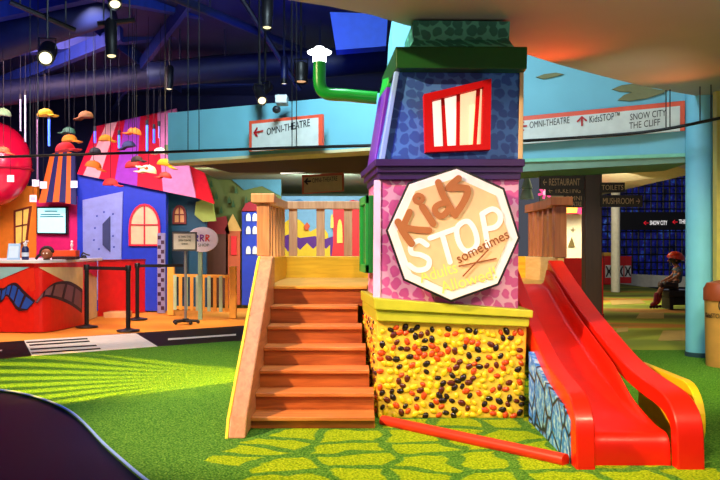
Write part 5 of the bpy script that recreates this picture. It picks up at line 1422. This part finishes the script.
# helmet
bm = bmn()
rr_, rings, ns = .158, [], 24
for a in range(9):
    ph = R(-8 + a * 12.2); rings.append([bm.verts.new(hc + Matrix.Rotation(R(12), 3, 'Y') @ V(.025 + rr_ * 1.12 * math.cos(ph) * math.cos(2 * math.pi * j / ns), rr_ * .95 * math.cos(ph) * math.sin(2 * math.pi * j / ns), .03 + rr_ * .88 * math.sin(ph))) for j in range(ns)])
for a, b in zip(rings, rings[1:]):
    for j in range(ns): bm.faces.new((a[j], a[(j + 1) % ns], b[(j + 1) % ns], b[j]))
bm.faces.new(rings[0][::-1]); bm.faces.new(rings[-1])
hel = obj('helmet', bm, M('#e0381c', .3, coat=.4), person, smooth=50)
bm = bmn(); tube(bm, smooth_path([hc + V(-.01, -.13, .02), hc + V(-.03, -.11, -.06), hc + V(-.05, 0, -.125), hc + V(-.03, .11, -.06), hc + V(-.01, .13, .02)], 4), .008, 6); obj('chin_strap', bm, blackm, hel, smooth=True)

# ================================================================== LIGHTS
def aim(o, t): o.rotation_euler = (Vector(t) - o.location).to_track_quat('-Z', 'Y').to_euler()
def light(kind, name, loc, tgt, power, colr, size=.2, ang=45, blend=.4, sizey=None):
    l = bpy.data.lights.new(name, kind); o = bpy.data.objects.new(name, l); SC.collection.objects.link(o)
    o.location = loc; l.energy = power; l.color = lin(colr)
    if kind == 'SPOT': l.spot_size = R(ang); l.spot_blend = blend; l.shadow_soft_size = size
    if kind == 'AREA':
        l.size = size
        if sizey: l.shape = 'RECTANGLE'; l.size_y = sizey
    if kind == 'POINT': l.shadow_soft_size = size
    if tgt is not None: aim(o, tgt)
    return o
world = bpy.data.worlds.new('hall'); SC.world = world; world.use_nodes = True
bg = world.node_tree.nodes['Background']; bg.inputs['Color'].default_value = (.75, .8, 1, 1); bg.inputs['Strength'].default_value = .10
# warm stage spot from the open ceiling, front left
light('SPOT', 'stage_spot', (-4.5, 3.4, 4.3), (.2, 6.4, .6), 3000, '#ffd8a8', .06, 44, .5)
light('SPOT', 'violet_spot', (-2.6, 4.0, 4.4), (.0, 6.1, 1.5), 500, '#7a4cff', .1, 26, .6)
# unseen spots just below the soffit
light('SPOT', 'turf_spot', (.9, 3.4, 2.88), (.5, 4.8, 0), 330, '#fff2b0', .15, 82, .9)
light('SPOT', 'tower_spot', (1.5, 2.9, 2.88), (.95, 6.1, 1.2), 190, '#fff0d8', .1, 40, .7)
light('SPOT', 'slide_spot', (2.1, 2.9, 2.88), (1.65, 5.6, .4), 260, '#ffe0b8', .1, 55, .6)
light('SPOT', 'turf_spot', (3.0, 7.0, 2.88), (3.0, 8.3, 0), 420, '#f6f0a0', .15, 100, .8)  # added to brighten the turf and bin on the right
# palm gobo on the turf
gl = light('SPOT', 'leaf_projector', (-2.0, 6.0, 4.5), (-2.35, 8.3, 0), 6500, '#ffb408', .05, 40, .35)
ld = gl.data; ld.use_nodes = True; nt = ld.node_tree
em = nt.nodes['Emission']
tc = nt.nodes.new('ShaderNodeTexCoord'); sx = nt.nodes.new('ShaderNodeSeparateXYZ'); nt.links.new(tc.outputs['Normal'], sx.inputs[0])
def mth(op, a, b=None):
    n = nt.nodes.new('ShaderNodeMath'); n.operation = op
    for i, v in enumerate((a, b)):
        if v is None: continue
        if isinstance(v, (int, float)): n.inputs[i].default_value = v
        else: nt.links.new(v, n.inputs[i])
    return n.outputs[0]
zz = mth('ABSOLUTE', sx.outputs['Z'])
gu = mth('DIVIDE', sx.outputs['X'], zz); gv = mth('DIVIDE', sx.outputs['Y'], zz)
# leaflets fan out from the leaf's foot
du = mth('ADD', gu, -.34); dv = mth('ADD', gv, .06)
an = mth('ARCTAN2', dv, mth('MULTIPLY', du, -1.0))
rr = mth('SQRT', mth('ADD', mth('MULTIPLY', du, du), mth('MULTIPLY', dv, dv)))
wv = mth('SINE', mth('ADD', mth('MULTIPLY', an, 46.0), mth('MULTIPLY', mth('SINE', mth('MULTIPLY', rr, 9.0)), mth('MULTIPLY', an, 5.0))))
fan = mth('LESS_THAN', mth('ABSOLUTE', an), .62)
lf = mth('GREATER_THAN', wv, mth('SUBTRACT', mth('MULTIPLY', rr, 2.3), 1.25))
leaf = mth('MULTIPLY', fan, lf)
far_ = mth('LESS_THAN', rr, .66)
st = mth('ADD', mth('MULTIPLY', mth('MULTIPLY', leaf, far_), .92), .08)
nt.links.new(st, em.inputs['Strength'])
# reception
light('AREA', 'reception_wash', (-5.4, 12.6, 4.3), (-5.6, 16, 1.5), 320, '#ffd0d8', 2.0)
light('SPOT', 'counter_spot', (-4.6, 9.2, 4.3), (-4.6, 12.6, .4), 850, '#ffe0b8', .2, 60, .6)
light('SPOT', 'house_spot', (-3.6, 11.5, 4.4), (-4.4, 16.2, 2.0), 560, '#f4f0ff', .2, 60, .6)
light('SPOT', 'fence_spot', (-2.6, 11.3, 4.4), (-2.9, 14.2, .3), 900, '#ffe0a0', .2, 50, .6)
light('AREA', 'mural_wash', (-2.6, 14.8, 2.6), (-2.4, 17.3, 1.4), 40, '#fff0c0', .6)
light('AREA', 'passage_wash', (-.7, 16.0, 2.5), (-.7, 19, 1.2), 190, '#ffffff', 1.2)
light('SPOT', 'lounge_spot', (-3.0, 3.2, 4.4), (-2.4, 5.6, 0), 260, '#2a50ff', .2, 55, .8)  # blue spot added to tint the lounge floor and its edge
light('AREA', 'booth_fill', (4.5, 18.3, 2.7), (5.0, 20.5, 1.2), 120, '#fff4dc', 1.0)  # unseen light added to brighten the booth front
# ceiling in blue
light('AREA', 'blue_uplight', (-5.0, 11, 3.4), (-4.5, 13, 4.7), 15, '#1448ff', 2.5)
light('AREA', 'blue_uplight', (-1.2, 11.5, 3.5), (-1.0, 13, 4.7), 22, '#1448ff', 1.5)
# bulkhead wash and orange uplight
light('AREA', 'bulkhead_wash', (-.6, 6.9, 4.3), (-.9, 10, 2.6), 240, '#d8f4ff', 1.0)
light('SPOT', 'bulkhead_spot', (2.5, 5.6, 2.0), (2.6, 10, 2.6), 170, '#fff0d4', .2, 42, .6)
light('SPOT', 'orange_uplight', (1.75, 7.75, 2.45), (1.5, 7.15, 2.92), 22, '#ff3c0c', .1, 130, .9)
light('SPOT', 'orange_uplight', (3.3, 8.7, 2.4), (2.8, 8.1, 2.92), 12, '#ff7a2c', .1, 130, .9)
# far hall
light('AREA', 'far_wash', (4.8, 19, 3.4), (5.4, 22, 0), 330, '#fff0c8', 2.5)
light('AREA', 'far_wash', (3.6, 13.0, 2.9), (3.6, 13.0, 0), 35, '#ffe8b0', 1.5)
light('SPOT', 'lawn_spot', (-1.6, 6.2, 4.4), (-1.9, 8.6, 0), 900, '#ffd870', .3, 50, .9)
light('SPOT', 'bin_fill', (2.9, 5.6, 2.88), (3.5, 8.9, .8), 300, '#ffe8c8', .1, 45, .6)  # unseen spot added to brighten the bin
# unseen fill lights added: one behind the viewer, one aimed up at the soffit
light('AREA', 'fill_light', (.6, .6, 2.8), (.7, 6.2, 1.4), 26, '#fff0e0', 1.6)
light('AREA', 'fill_light', (2.2, 4.0, .9), (2.0, 5.5, 2.92), 14, '#ffe0d8', 1.2)
